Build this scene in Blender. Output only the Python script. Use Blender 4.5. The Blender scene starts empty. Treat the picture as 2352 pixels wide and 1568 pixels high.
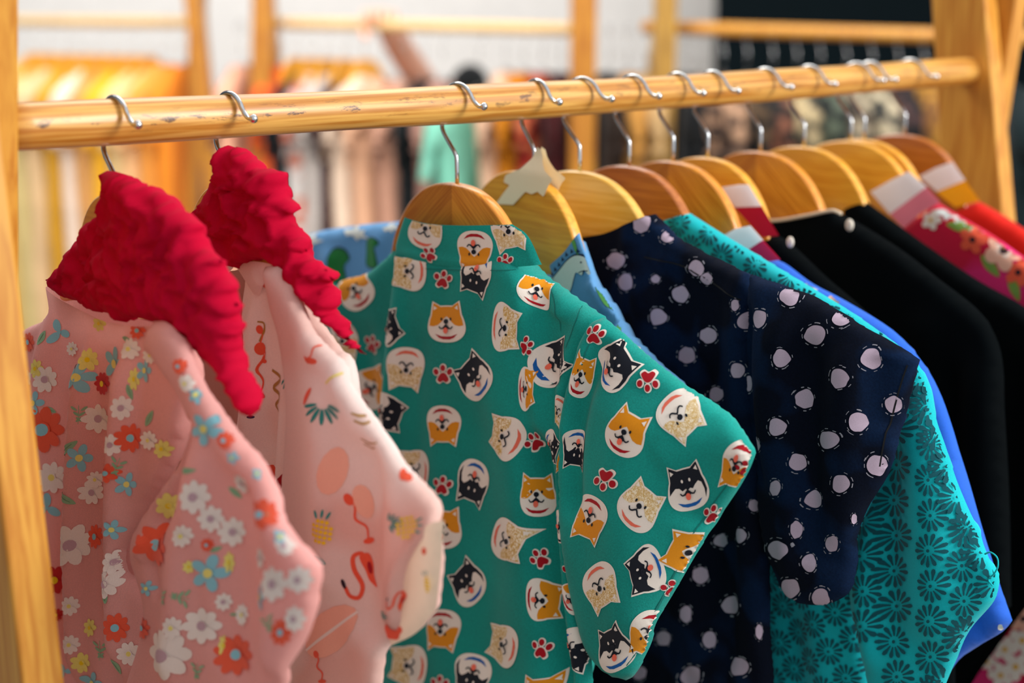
import bpy, math, random
import numpy as np
from mathutils.geometry import delaunay_2d_cdt
from mathutils import Vector
random.seed(7); rng=np.random.RandomState(7)
sc=bpy.context.scene; COL=sc.collection
# ------------------------------------------------------------------ camera
F=2352*50/36; TH=math.radians(13.6); CZ=1.56; c_,s_=math.cos(TH),math.sin(TH)
cam=bpy.data.cameras.new('camera'); cam.lens=50; cam.sensor_width=36
co=bpy.data.objects.new('camera',cam); COL.objects.link(co); co.location=(0,0,CZ)
co.rotation_euler=(math.pi/2-TH,0,0); sc.camera=co
cam.dof.use_dof=True; cam.dof.focus_distance=1.43; cam.dof.aperture_fstop=2.2
cam.clip_start=.05; cam.clip_end=60
def ray(px,py):
    x=(px-1176)/F; u=-(py-784)/F
    return (x,c_+u*s_,-s_+u*c_)
def proj(p):
    x,y,z=p[0],p[1],p[2]-CZ; d=y*c_-z*s_; u=y*s_+z*c_
    return (1176+F*x/d,784-F*u/d,d)
def at(px,py,D):
    r=ray(px,py); return (r[0]*D,r[1]*D,r[2]*D+CZ)
def atY(px,py,Y):
    r=ray(px,py); t=Y/r[1]; return Vector((r[0]*t,Y,r[2]*t+CZ))
RL=Vector(at(50,290,1.245)); RR=Vector(at(2222,163,2.195))
RT=(RR-RL); RLEN=RT.length; RT.normalize()
TA=math.atan2(RT.y,RT.x)
def sag(m): return -.0046*math.sin(math.pi*max(0,min(1,m)))
def railpt(px):
    lo,hi=-.5,1.5
    for i in range(50):
        m=(lo+hi)/2; p=RL+(RR-RL)*m+Vector((0,0,sag(m)))
        if proj(p)[0]<px: lo=m
        else: hi=m
    return p
class PL:
    """vertical hanging plane through a point: u across the shoulders, z up, w towards the viewer's left"""
    def __init__(self,px=None,yaw=0,O=None,ang=None):
        self.O=railpt(px) if O is None else Vector(O)
        a=(TA-math.pi/2 if ang is None else ang)+math.radians(yaw)
        self.a=a; self.U=Vector((math.cos(a),math.sin(a),0)); N=Vector((self.U.y,-self.U.x,0))
        self.N=N if N.y<0 else -N
    def uz(self,px,py,w=0):
        r=ray(px,py); O=self.O+self.N*w; N=self.N
        t=(O.x*N.x+O.y*N.y)/(r[0]*N.x+r[1]*N.y)
        x,y,z=r[0]*t,r[1]*t,r[2]*t+CZ
        return ((x-O.x)*self.U.x+(y-O.y)*self.U.y, z-O.z)
# ------------------------------------------------------------------ objects and tags
def tag(o,label=None,cat=None,group=None,kind=None):
    if label: o['label']=label
    if cat: o['category']=cat
    if group: o['group']=group
    if kind: o['kind']=kind
    return o
def empty(name,loc,label,cat,group=None):
    o=bpy.data.objects.new(name,None); o.empty_display_size=.05; COL.objects.link(o); o.location=loc
    bpy.context.view_layer.update()
    return tag(o,label,cat,group)
def link(name,verts,faces,mats,mi=None,parent=None,smooth=True,frame=None):
    """frame=(origin,angle): mesh stored in a local frame so wood grain and weave follow the thing"""
    V=np.asarray(verts,float)
    if frame is not None:
        O,a=frame; V=V-np.array(O); ca,sa=math.cos(a),math.sin(a)
        V=np.stack([V[:,0]*ca+V[:,1]*sa,-V[:,0]*sa+V[:,1]*ca,V[:,2]],1)
    me=bpy.data.meshes.new(name); me.from_pydata(V.tolist(),[],[list(map(int,f)) for f in faces])
    for m in (mats if isinstance(mats,(list,tuple)) else [mats]): me.materials.append(m)
    if mi is not None: me.polygons.foreach_set('material_index',np.asarray(mi,dtype=np.int32))
    me.polygons.foreach_set('use_smooth',[smooth]*len(me.polygons)); me.update()
    o=bpy.data.objects.new(name,me); COL.objects.link(o)
    if frame is not None:
        o.location=O; o.rotation_euler=(0,0,a)
    if parent is not None:
        o.parent=parent; o.location=Vector(o.location)-parent.location
    return o
# ------------------------------------------------------------------ materials
def lin(c):
    return tuple((x/255/12.92 if x/255<=.04045 else ((x/255+.055)/1.055)**2.4) for x in c)+(1,)
MC={}
def nodes(name):
    m=bpy.data.materials.new(name); m.use_nodes=True; nt=m.node_tree
    return m,nt,nt.nodes['Principled BSDF']
def fabric(name,col,rough=.85,var=.08,trans=.12,bump=.12,weave=900,col2=None,sheen=.1,spec=.25,dscale=6):
    if name in MC: return MC[name]
    m,nt,b=nodes(name); N=nt.nodes; L=nt.links
    b.inputs['Roughness'].default_value=rough; b.inputs['Specular IOR Level'].default_value=spec
    b.inputs['Sheen Weight'].default_value=sheen
    tc=N.new('ShaderNodeTexCoord')
    no=N.new('ShaderNodeTexNoise'); no.inputs['Scale'].default_value=dscale; no.inputs['Detail'].default_value=6
    L.new(tc.outputs['Object'],no.inputs['Vector'])
    fi=N.new('ShaderNodeTexNoise'); fi.inputs['Scale'].default_value=weave; fi.inputs['Detail'].default_value=2
    L.new(tc.outputs['Object'],fi.inputs['Vector'])
    ad=N.new('ShaderNodeMath'); ad.operation='ADD'; L.new(no.outputs['Fac'],ad.inputs[0]); L.new(fi.outputs['Fac'],ad.inputs[1])
    mr=N.new('ShaderNodeMapRange'); mr.inputs['From Min'].default_value=.6; mr.inputs['From Max'].default_value=1.4
    mr.inputs['To Min'].default_value=1-var*2; mr.inputs['To Max'].default_value=1+var
    L.new(ad.outputs[0],mr.inputs['Value'])
    mx=N.new('ShaderNodeMix'); mx.data_type='RGBA'; mx.blend_type='MULTIPLY'; mx.inputs['Factor'].default_value=1
    mx.inputs['A'].default_value=lin(col); L.new(mr.outputs[0],mx.inputs['B'])
    if col2:
        n2=N.new('ShaderNodeTexNoise'); n2.inputs['Scale'].default_value=dscale*1.7; L.new(tc.outputs['Object'],n2.inputs['Vector'])
        rp=N.new('ShaderNodeMapRange'); rp.inputs['From Min'].default_value=.48; rp.inputs['From Max'].default_value=.56; L.new(n2.outputs['Fac'],rp.inputs['Value'])
        m2=N.new('ShaderNodeMix'); m2.data_type='RGBA'; m2.inputs['A'].default_value=lin(col); m2.inputs['B'].default_value=lin(col2)
        L.new(rp.outputs[0],m2.inputs['Factor']); L.new(m2.outputs['Result'],mx.inputs['A'])
    L.new(mx.outputs['Result'],b.inputs['Base Color'])
    if bump:
        bp=N.new('ShaderNodeBump'); bp.inputs['Strength'].default_value=bump; bp.inputs['Distance'].default_value=.0008
        L.new(fi.outputs['Fac'],bp.inputs['Height']); L.new(bp.outputs[0],b.inputs['Normal'])
    if trans>0:
        tr=N.new('ShaderNodeBsdfTranslucent'); L.new(mx.outputs['Result'],tr.inputs['Color'])
        ms=N.new('ShaderNodeMixShader'); ms.inputs[0].default_value=trans
        L.new(b.outputs[0],ms.inputs[1]); L.new(tr.outputs[0],ms.inputs[2])
        L.new(ms.outputs[0],N['Material Output'].inputs['Surface'])
    MC[name]=m; return m
def scribble(name,base,line):
    if name in MC: return MC[name]
    m,nt,b=nodes(name); N=nt.nodes; L=nt.links
    tc=N.new('ShaderNodeTexCoord'); vo=N.new('ShaderNodeTexVoronoi'); vo.feature='DISTANCE_TO_EDGE'; vo.inputs['Scale'].default_value=230
    no=N.new('ShaderNodeTexNoise'); no.inputs['Scale'].default_value=160
    mm=N.new('ShaderNodeMix'); mm.data_type='VECTOR'; mm.inputs['Factor'].default_value=.01
    L.new(tc.outputs['Object'],mm.inputs['A']); L.new(no.outputs['Color'],mm.inputs['B']); L.new(mm.outputs['Result'],vo.inputs['Vector'])
    mr=N.new('ShaderNodeMapRange'); mr.inputs['From Min'].default_value=.06; mr.inputs['From Max'].default_value=.16; L.new(vo.outputs['Distance'],mr.inputs['Value'])
    mx=N.new('ShaderNodeMix'); mx.data_type='RGBA'; mx.inputs['A'].default_value=lin(line); mx.inputs['B'].default_value=lin(base)
    L.new(mr.outputs[0],mx.inputs['Factor']); L.new(mx.outputs['Result'],b.inputs['Base Color']); b.inputs['Roughness'].default_value=.85
    MC[name]=m; return m
def plain(name,col,rough=.5,metal=0,spec=.5,coat=0):
    if name in MC: return MC[name]
    m,nt,b=nodes(name); b.inputs['Roughness'].default_value=rough; b.inputs['Metallic'].default_value=metal
    b.inputs['Specular IOR Level'].default_value=spec; b.inputs['Coat Weight'].default_value=coat
    N=nt.nodes; L=nt.links; tc=N.new('ShaderNodeTexCoord'); no=N.new('ShaderNodeTexNoise'); no.inputs['Scale'].default_value=14
    L.new(tc.outputs['Object'],no.inputs['Vector'])
    mr=N.new('ShaderNodeMapRange'); mr.inputs['To Min'].default_value=.9; mr.inputs['To Max'].default_value=1.08; L.new(no.outputs['Fac'],mr.inputs['Value'])
    mx=N.new('ShaderNodeMix'); mx.data_type='RGBA'; mx.blend_type='MULTIPLY'; mx.inputs['Factor'].default_value=1
    mx.inputs['A'].default_value=lin(col); L.new(mr.outputs[0],mx.inputs['B']); L.new(mx.outputs['Result'],b.inputs['Base Color'])
    MC[name]=m; return m
def wood(name,light,dark,scale=(1.2,26,26),rough=.42,coat=.15,marks=False,split=False,bumps=.15,axis='X'):
    if name in MC: return MC[name]
    m,nt,b=nodes(name); N=nt.nodes; L=nt.links
    tc=N.new('ShaderNodeTexCoord'); mp=N.new('ShaderNodeMapping'); mp.inputs['Scale'].default_value=scale
    src=tc.outputs['Object']
    if split:
        sp=N.new('ShaderNodeSeparateXYZ'); L.new(src,sp.inputs[0])
        ab=N.new('ShaderNodeMath'); ab.operation='ABSOLUTE'; L.new(sp.outputs['X'],ab.inputs[0])
        cb=N.new('ShaderNodeCombineXYZ'); L.new(ab.outputs[0],cb.inputs['X']); L.new(sp.outputs['Y'],cb.inputs['Y']); L.new(sp.outputs['Z'],cb.inputs['Z'])
        vr=N.new('ShaderNodeVectorRotate'); vr.rotation_type='Y_AXIS'; vr.inputs['Angle'].default_value=math.radians(-38); L.new(cb.outputs[0],vr.inputs['Vector'])
        src=vr.outputs[0]
    L.new(src,mp.inputs['Vector'])
    n1=N.new('ShaderNodeTexNoise'); n1.inputs['Scale'].default_value=1.6; n1.inputs['Detail'].default_value=3; L.new(mp.outputs[0],n1.inputs['Vector'])
    wv=N.new('ShaderNodeTexNoise'); wv.inputs['Scale'].default_value=6; wv.inputs['Detail'].default_value=8; wv.inputs['Roughness'].default_value=.65; wv.inputs['Distortion'].default_value=.6; L.new(mp.outputs[0],wv.inputs['Vector'])
    # broad flame figure: rings cut lengthwise
    mu=N.new('ShaderNodeMath'); mu.operation='MULTIPLY'; mu.inputs[1].default_value=38; L.new(n1.outputs['Fac'],mu.inputs[0])
    si=N.new('ShaderNodeMath'); si.operation='SINE'; L.new(mu.outputs[0],si.inputs[0])
    m3=N.new('ShaderNodeMath'); m3.operation='MULTIPLY_ADD'; m3.inputs[1].default_value=.16; L.new(si.outputs[0],m3.inputs[0]); L.new(wv.outputs['Fac'],m3.inputs[2])
    cr=N.new('ShaderNodeValToRGB'); cr.color_ramp.elements[0].position=.3; cr.color_ramp.elements[0].color=lin(dark)
    cr.color_ramp.elements[1].position=.68; cr.color_ramp.elements[1].color=lin(light); L.new(m3.outputs[0],cr.inputs[0])
    out=cr.outputs[0]
    if split:
        lt=N.new('ShaderNodeMath'); lt.operation='LESS_THAN'; lt.inputs[1].default_value=0; L.new(sp.outputs['X'],lt.inputs[0])
        mx=N.new('ShaderNodeMix'); mx.data_type='RGBA'; mx.blend_type='MULTIPLY'; mx.inputs['B'].default_value=(.72,.66,.6,1)
        L.new(lt.outputs[0],mx.inputs['Factor']); L.new(out,mx.inputs['A']); out=mx.outputs['Result']
    if marks:
        m2=N.new('ShaderNodeMapping'); m2.inputs['Scale'].default_value=(16,70,70); L.new(tc.outputs['Object'],m2.inputs['Vector'])
        n2=N.new('ShaderNodeTexNoise'); n2.inputs['Scale'].default_value=1.3; n2.inputs['Detail'].default_value=5; n2.inputs['Roughness'].default_value=.7; L.new(m2.outputs[0],n2.inputs['Vector'])
        r2=N.new('ShaderNodeMapRange'); r2.inputs['From Min'].default_value=.56; r2.inputs['From Max'].default_value=.62; L.new(n2.outputs['Fac'],r2.inputs['Value'])
        # a worn band along the side that faces the shopper
        sp2=N.new('ShaderNodeSeparateXYZ'); L.new(tc.outputs['Object'],sp2.inputs[0])
        bd=N.new('ShaderNodeMapRange'); bd.inputs['From Min'].default_value=.0; bd.inputs['From Max'].default_value=.012; bd.inputs['To Min'].default_value=1; bd.inputs['To Max'].default_value=0
        az=N.new('ShaderNodeMath'); az.operation='ABSOLUTE'; L.new(sp2.outputs['Z'],az.inputs[0]); L.new(az.outputs[0],bd.inputs['Value'])
        mm=N.new('ShaderNodeMath'); mm.operation='MULTIPLY'; L.new(r2.outputs[0],mm.inputs[0]); L.new(bd.outputs[0],mm.inputs[1])
        mx=N.new('ShaderNodeMix'); mx.data_type='RGBA'; mx.inputs['B'].default_value=lin((70,35,18)); L.new(mm.outputs[0],mx.inputs['Factor']); L.new(out,mx.inputs['A']); out=mx.outputs['Result']
    L.new(out,b.inputs['Base Color']); b.inputs['Roughness'].default_value=rough; b.inputs['Coat Weight'].default_value=coat; b.inputs['Coat Roughness'].default_value=.2
    bp=N.new('ShaderNodeBump'); bp.inputs['Strength'].default_value=bumps; bp.inputs['Distance'].default_value=.001; L.new(wv.outputs['Fac'],bp.inputs['Height']); L.new(bp.outputs[0],b.inputs['Normal'])
    MC[name]=m; return m
chrome=plain('polished steel wire',(205,208,210),.16,1)
# ------------------------------------------------------------------ 2D helpers
def cr_spline(P,n=8):
    """P: open list of points, Catmull-Rom through them"""
    P=[np.array(p,float) for p in P]
    if len(P)==2: return [P[0],P[1]]
    Q=[2*P[0]-P[1]]+P+[2*P[-1]-P[-2]]; out=[]
    for i in range(1,len(Q)-2):
        for k in range(n):
            t=k/n; a,b,c,d=Q[i-1:i+3]
            out.append(.5*((2*b)+(-a+c)*t+(2*a-5*b+4*c-d)*t*t+(-a+3*b-3*c+d)*t**3))
    out.append(P[-1]); return out
def resample(P,step):
    P=np.array(P); d=np.hypot(*np.diff(P,axis=0).T); s=np.concatenate([[0],np.cumsum(d)])
    n=max(1,int(round(s[-1]/step))); t=np.linspace(0,s[-1],n+1)
    return np.stack([np.interp(t,s,P[:,0]),np.interp(t,s,P[:,1])],1)
def inpoly(X,Y,P):
    P=np.asarray(P); X=np.asarray(X); Y=np.asarray(Y)
    x=X.ravel(); y=Y.ravel(); A=P; B=np.roll(P,1,0); ins=np.zeros(x.shape,bool)
    for k in range(0,len(x),4000):
        xx=x[k:k+4000,None]; yy=y[k:k+4000,None]
        dy=B[:,1]-A[:,1]; dy=np.where(np.abs(dy)<1e-12,1e-12,dy)
        c=((A[None,:,1]>yy)!=(B[None,:,1]>yy))&(xx<(B[:,0]-A[:,0])*(yy-A[:,1])/dy+A[:,0])
        ins[k:k+4000]=(c.sum(1)%2)==1
    return ins.reshape(X.shape)
def segdist(X,Y,A,B):
    """distance to a set of segments; also the running parameter of the nearest one"""
    A=np.asarray(A,np.float64); B=np.asarray(B,np.float64); x=np.asarray(X).ravel(); y=np.asarray(Y).ravel(); n=len(A)
    D=B-A; l=(D**2).sum(1)+1e-12; do=np.empty(len(x)); po=np.empty(len(x))
    for k in range(0,len(x),3000):
        ex=x[k:k+3000,None]-A[:,0]; ey=y[k:k+3000,None]-A[:,1]
        t=(ex*D[:,0]+ey*D[:,1])/l; np.clip(t,0,1,out=t); ex-=t*D[:,0]; ey-=t*D[:,1]; d=ex*ex+ey*ey
        j=d.argmin(1); r=np.arange(len(j)); do[k:k+3000]=d[r,j]; po[k:k+3000]=(j+t[r,j])/n
    return np.sqrt(do).reshape(np.shape(X)),po.reshape(np.shape(X))
def sst(x): x=np.clip(x,0,1); return x*x*(3-2*x)
_w=[(rng.uniform(-1,1),rng.uniform(-1,1),rng.uniform(0,6.28)) for _ in range(12)]
def noise2(X,Y,seed=0):
    r=np.random.RandomState(seed); v=0
    for i in range(7):
        a=r.uniform(0,6.28); f=r.uniform(.5,1.6); p=r.uniform(0,6.28)
        v=v+np.sin(f*(X*math.cos(a)+Y*math.sin(a))*6.28+p+1.3*np.sin(f*.7*(Y*math.cos(a)-X*math.sin(a))*6.28+p*2))
    return v/4.2
def tri(poly,step,pad=None):
    """triangulate a simple polygon with interior points every `step`"""
    P=np.asarray(poly); lo=P.min(0); hi=P.max(0)
    pts=[Vector(p) for p in P.tolist()]; n=len(pts)
    if (hi-lo).max()>step*1.3:
        xs=np.arange(lo[0]+step*.5,hi[0],step); ys=np.arange(lo[1]+step*.5,hi[1],step*.866)
        X,Y=np.meshgrid(xs,ys); X=X+(np.arange(len(ys))%2)[:,None]*step*.5
        X=X.ravel(); Y=Y.ravel(); m=inpoly(X,Y,P)
        if m.any():
            X=X[m];Y=Y[m]; d,_=segdist(X,Y,P,np.roll(P,-1,0)); k=d>step*.45
            pts+= [Vector((float(a),float(b))) for a,b in zip(X[k],Y[k])]
    r=delaunay_2d_cdt(pts,[],[list(range(n))],1,1e-7)
    V=np.array([(v[0],v[1]) for v in r[0]]); Fc=[f for f in r[2] if len(f)==3]
    out=[]
    for f in Fc:
        a,b,c=V[f[0]],V[f[1]],V[f[2]]
        out.append(f if (b[0]-a[0])*(c[1]-a[1])-(b[1]-a[1])*(c[0]-a[0])>0 else [f[0],f[2],f[1]])
    return V,out
# ------------------------------------------------------------------ cloth sheets
SKIPFLAT=[None]
class Cloth:
    """A sewn piece: outline on the hanging plane, relief for its folds, two layers of cloth, print on the near layer."""
    def __init__(self,g,out,folds=(),H=.012,r=.03,w0=0.,res=.006,base=None,wob=None,space='px',jit=0,it=False):
        self.g=g; self.H=H; self.r=r; self.w0=w0; self.base=base; self.wob=wob; self.res=res; self.jit=jit
        n=len(out); st=[i for i,p in enumerate(out) if len(p)>2]
        if not st: st=[0]
        O=[]; op=[]
        def cv(p):
            if space=='uz': return p[:2]
            w=w0
            for _ in range(6 if it else 1):
                u,z=g.uz(p[0],p[1],w)
                if it: w=w0+float(base(np.array([u]),np.array([z]))[0])
            return u,z
        for a,i in enumerate(st):
            j=st[(a+1)%len(st)]; idx=[i]
            while True:
                k=(idx[-1]+1)%n; idx.append(k)
                if k==j: break
            seg=resample(cr_spline([cv(out[k]) for k in idx]),res)
            if jit: 
                t=np.arange(len(seg)); seg=seg+np.stack([np.sin(t*1.9+a),np.cos(t*1.3+a)],1)*jit*np.sin(np.pi*t/len(seg))[:,None]
            opn=len(out[i])>2 and out[i][2]=='o'
            O+=list(seg[:-1]); op+=[opn]*(len(seg)-1)
        self.P=np.array(O); op=np.array(op); A=self.P; B=np.roll(A,-1,0)
        self.cA,self.cB=A[~op],B[~op]
        self.folds=[]
        for f in folds:
            kind,pts,amp,wid=f[:4]; wd=f[4] if len(f)>4 else w0+.01
            q=np.array([g.uz(p[0],p[1],wd) for p in pts]) if space=='px' else np.array(pts)
            q=resample(cr_spline(q),.012) if kind in 'rv' else q
            self.folds.append((kind,q,amp,wid))
    def mid(self,u,z):
        m=np.full(u.shape,self.w0,float)
        if self.base is not None: m=m+self.base(u,z)
        for kind,q,amp,wid in self.folds:
            if kind=='r':
                d,t=segdist(u,z,q[:-1],q[1:]); m=m+amp*np.exp(-(d/wid)**2)*sst(np.minimum(t,1-t)*6+.15)
            elif kind=='p':
                d,_=segdist(u,z,q,np.roll(q,-1,0)); ins=inpoly(u,z,q); m=m+amp*sst((np.where(ins,d,-d)/wid+1)*.5)
        if self.wob is not None:
            k=1
            if self.jit: d,_=segdist(u,z,self.cA,self.cB); k=.35+.65*np.clip(d/.02,0,1)
            m=m+self.wob(u,z)*k
        return m
    def half(self,u,z):
        if len(self.cA)==0: return np.full(u.shape,self.H)
        d,_=segdist(u,z,self.cA,self.cB); return self.H*np.sqrt(1-np.clip(1-d/self.r,0,1)**2+1e-9)
    def layers(self,u,z):
        m=self.mid(u,z); h=self.half(u,z); f,b=m+h,m-h
        if self.w0==0 and self.H>=.009:   # room for the hanger between the two layers
            L=.0115*np.clip(h/self.H*1.15,0,1)*sst((z+.31)/.05)
            f=np.where(L>0,L+.5*((f-L)+np.sqrt((f-L)**2+1.2e-5)),f); b=np.where(L>0,-L-.5*((-L-b)+np.sqrt((L+b)**2+1.2e-5)),b)
            e=np.clip(h/self.H*3,0,1); f=m*(1-e)+f*e; b=m*(1-e)+b*e
        return f,b
    def front(self,u,z): return self.layers(u,z)[0]
    def lut(self):
        P=self.P; s=.0032 if self.res<.007 else .006; lo=P.min(0)-.02; hi=P.max(0)+.02
        xs=np.arange(lo[0],hi[0]+s,s); zs=np.arange(lo[1],hi[1]+s,s); X,Z=np.meshgrid(xs,zs)
        self.L=(lo,s,self.front(X,Z))
    def ff(self,u,z):
        if not hasattr(self,'L'): self.lut()
        lo,s,W=self.L; a=np.clip((u-lo[0])/s,0,W.shape[1]-1.001); b=np.clip((z-lo[1])/s,0,W.shape[0]-1.001)
        i=a.astype(int); j=b.astype(int); fa=a-i; fb=b-j
        return (W[j,i]*(1-fa)+W[j,i+1]*fa)*(1-fb)+(W[j+1,i]*(1-fa)+W[j+1,i+1]*fa)*fb
    def xyz(self,u,z,w):
        g=self.g; return np.stack([g.O.x+u*g.U.x+w*g.N.x,g.O.y+u*g.U.y+w*g.N.y,g.O.z+z],1)
    def find(self,px,py):
        W=np.linspace(.11,-.05,161); q=np.array([self.g.uz(px,py,w) for w in W]); f=self.ff(q[:,0],q[:,1])
        ok=inpoly(q[:,0],q[:,1],self.P)&(f>=W)
        return q[int(np.argmax(ok))] if ok.any() else None
    def build(self,name,mat,parent=None,back=True,motifs=(),matmap=None,backmat=None,thick=0,step=None):
        V,T=tri(self.P,self.res); u,z=V[:,0],V[:,1]
        wf,wb=self.layers(u,z)
        VV=[self.xyz(u,z,wf)]; FF=[list(f) for f in T]; n=len(V)
        mats=[mat]; mi=[0]*len(FF); names={mat.name:0}
        def mid_(mt):
            if mt.name not in names: names[mt.name]=len(mats); mats.append(mt)
            return names[mt.name]
        if back:
            key={}; A=self.P
            dcl,_=segdist(u,z,self.cA,self.cB) if len(self.cA) else (np.full(n,9.),0)
            b=[i if dcl[i]<1e-6 else None for i in range(n)]
            ex=[i for i in range(n) if b[i] is None]
            for k,i in enumerate(ex): b[i]=n+k
            VV.append(self.xyz(u[ex],z[ex],wb[ex])); FF+=[[b[j] for j in f[::-1]] for f in T]
            mi+=[mid_(backmat or mat)]*len(T)
        tot=sum(len(v) for v in VV)
        for mo in motifs:
            x,y,layers,ang,size=mo[:5]; sx=mo[5] if len(mo)>5 else 1
            if len(mo)<7:
                fd=self.find(x,y)
                if fd is None: continue
                cu,cz=fd; g=self.g; q=[]
                dl=min(.022,size/9000)
                for a_,b_ in ((cu-dl,cz),(cu+dl,cz),(cu,cz-dl),(cu,cz+dl)):
                    w=float(self.ff(np.array([a_]),np.array([b_]))[0]); q.append(proj(g.O+g.U*a_+g.N*w+Vector((0,0,b_))))
                
                J=np.array([[q[1][0]-q[0][0],q[3][0]-q[2][0]],[q[1][1]-q[0][1],q[3][1]-q[2][1]]])/(2*dl)
                uu,ss,vv=np.linalg.svd(J)
                if layers is SKIPFLAT[0] and ss[1]<ss[0]*.3: continue
                ss=np.maximum(ss,ss[0]*.52); JI=vv.T@np.diag(1/ss)@uu.T
            else: cu,cz=x,y; JI=np.array([[1,0],[0,-1.]])
            a=-math.radians(ang); ca,sa=math.cos(a),math.sin(a)
            for k,(mk,poly) in enumerate(layers):
                q=np.array(poly)*size; q=np.stack([(q[:,0]*ca-q[:,1]*sa)*sx,-(q[:,0]*sa+q[:,1]*ca)],1)@JI.T+np.array([cu,cz])
                st=step or .0045; o2=[]
                for i_ in range(len(q)):
                    e0,e1=q[i_],q[(i_+1)%len(q)]; n_=max(1,int(math.hypot(*(e1-e0))/st+.5)); o2+=[e0+(e1-e0)*k_/n_ for k_ in range(n_)]
                q=np.array(o2); ar=(q[:,0]*np.roll(q[:,1],-1)-q[:,1]*np.roll(q[:,0],-1)).sum()
                if ar<0: q=q[::-1]
                try:
                    v,t=tri(q,st)
                    if not t: continue
                    okv=inpoly(v[:,0],v[:,1],self.P)
                    if not okv.any(): continue
                    if not okv.all():
                        st=.0013; o2=[]
                        for i_ in range(len(q)):
                            e0,e1=q[i_],q[(i_+1)%len(q)]; n_=max(1,int(math.hypot(*(e1-e0))/st+.5)); o2+=[e0+(e1-e0)*k_/n_ for k_ in range(n_)]
                        v,t=tri(np.array(o2),st); okv=inpoly(v[:,0],v[:,1],self.P)
                except Exception: continue
                t=[f for f in t if okv[f].all()]
                if not t: continue
                w=self.ff(v[:,0],v[:,1])+.0007+.00016*k
                VV.append(self.xyz(v[:,0],v[:,1],w)); FF+=[[f[0]+tot,f[1]+tot,f[2]+tot] for f in t]
                mi+=[mid_(matmap[mk])]*len(t); tot+=len(v)
        return link(name,np.vstack(VV),FF,mats,mi,parent,frame=(tuple(self.g.O),self.g.a))
# ------------------------------------------------------------------ motif shapes (unit size)
def ell(cx,cy,rx,ry,rot=0,n=14):
    a=np.linspace(0,2*math.pi,n,endpoint=False); r=math.radians(rot); x=rx*np.cos(a); y=ry*np.sin(a)
    return [(cx+i*math.cos(r)-j*math.sin(r),cy+i*math.sin(r)+j*math.cos(r)) for i,j in zip(x,y)]
def stroke(P,w,taper=1):
    P=resample(cr_spline(P,6),.04); d=np.gradient(P,axis=0); d/=np.hypot(d[:,0],d[:,1])[:,None]+1e-9; n=np.stack([-d[:,1],d[:,0]],1)
    t=np.linspace(0,1,len(P)); ww=(w/2*(.75+.25*np.sin(np.pi*t)) if taper==1 else w/2*(1-t*.8))[:,None]
    return [tuple(p) for p in (P+n*ww)]+[tuple(p) for p in (P-n*ww)[::-1]]
def closed(P,n=5): 
    P=[p for p in P]; Q=[np.array(p) for p in P]; out=[]; N=len(Q)
    for i in range(N):
        a,b,c,d=Q[i-1],Q[i],Q[(i+1)%N],Q[(i+2)%N]
        for k in range(n):
            t=k/n; out.append(tuple(.5*((2*b)+(-a+c)*t+(2*a-5*b+4*c-d)*t*t+(-a+3*b-3*c+d)*t**3)))
    return out
HEADL=[(-.415,.2),(-.46,.08),(-.5,-.14),(-.44,-.33),(-.27,-.46),(0,-.5),(.27,-.46),(.44,-.33),(.5,-.14),(.46,.08),(.415,.2)]
HEAD=[(-.36,.55),(-.385,.4)]+[tuple(p) for p in cr_spline(HEADL,4)]+[(.385,.4),(.36,.55),(.27,.495),(.17,.43),(0,.435),(-.17,.43),(-.27,.495)]
def scl(P,s,dx=0,dy=0): return [(x*s+dx,y*s+dy) for x,y in P]
def dog(kind):
    top={'O':'orange','B':'black','W':'tan'}[kind]
    if kind=='B':
        cap=[(-.36,.55),(-.385,.4),(-.415,.2),(-.46,.08),(-.49,-.1),(-.4,-.02),(-.32,.04),(-.22,.02),(-.15,-.06),(-.06,-.02),(0,-.06),(.06,-.02),(.13,-.05),(.2,.03),(.3,.1),(.38,.05),(.43,-.12),(.43,-.33),(.5,-.14),(.46,.08),(.415,.2),(.385,.4),(.36,.55),(.27,.495),(.17,.43),(0,.435),(-.17,.43),(-.27,.495)]
    else:
        cap=[(-.36,.55),(-.385,.4),(-.415,.2),(-.46,.08),(-.49,-.08),(-.38,-.1),(-.26,-.07),(-.15,.02),(-.07,.12),(0,.17),(.07,.12),(.15,.02),(.26,-.07),(.38,-.1),(.49,-.08),(.46,.08),(.415,.2),(.385,.4),(.36,.55),(.27,.495),(.17,.43),(0,.435),(-.17,.43),(-.27,.495)]
    eye='cream' if kind=='B' else 'black'
    col={'O':'red','B':'blue','W':'salmon'}[kind]
    L=[('cream',scl(HEAD,1.09,0,-.005)),('cream',HEAD),(top,cap)]
    L+=[(col,[(-.33,-.31),(-.15,-.375),(0,-.385),(.15,-.375),(.33,-.31),(.22,-.42),(.1,-.462),(-.1,-.462),(-.22,-.42)])]
    L+=[('cream',[(-.345,.47),(-.36,.345),(-.26,.395)]),('cream',[(.345,.47),(.26,.395),(.36,.345)])]
    ex=.1 if kind=='B' else .14
    L+=[(eye,ell(-ex,.1+(.07 if kind=='B' else 0),.028,.042)),(eye,ell(ex,.1+(.07 if kind=='B' else 0),.028,.042))]
    L+=[('black',ell(0,.035,.072,.066)),('black',stroke([(-.2,-.1),(-.16,-.16),(-.09,-.15),(0,-.07),(.09,-.15),(.16,-.16),(.2,-.1)],.042)),('black',stroke([(0,.03),(0,-.08)],.03))]
    if kind!='W':
        L+=[('black',[(-.1,-.15),(0,-.08),(.1,-.15),(.05,-.19),(-.05,-.19)]),('tongue',ell(0,-.215,.068,.085))]
    return L
PAW0=closed([(-.3,-.3),(-.16,-.02),(0,.06),(.16,-.02),(.3,-.3),(.16,-.44),(0,-.36),(-.16,-.44)])
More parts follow.
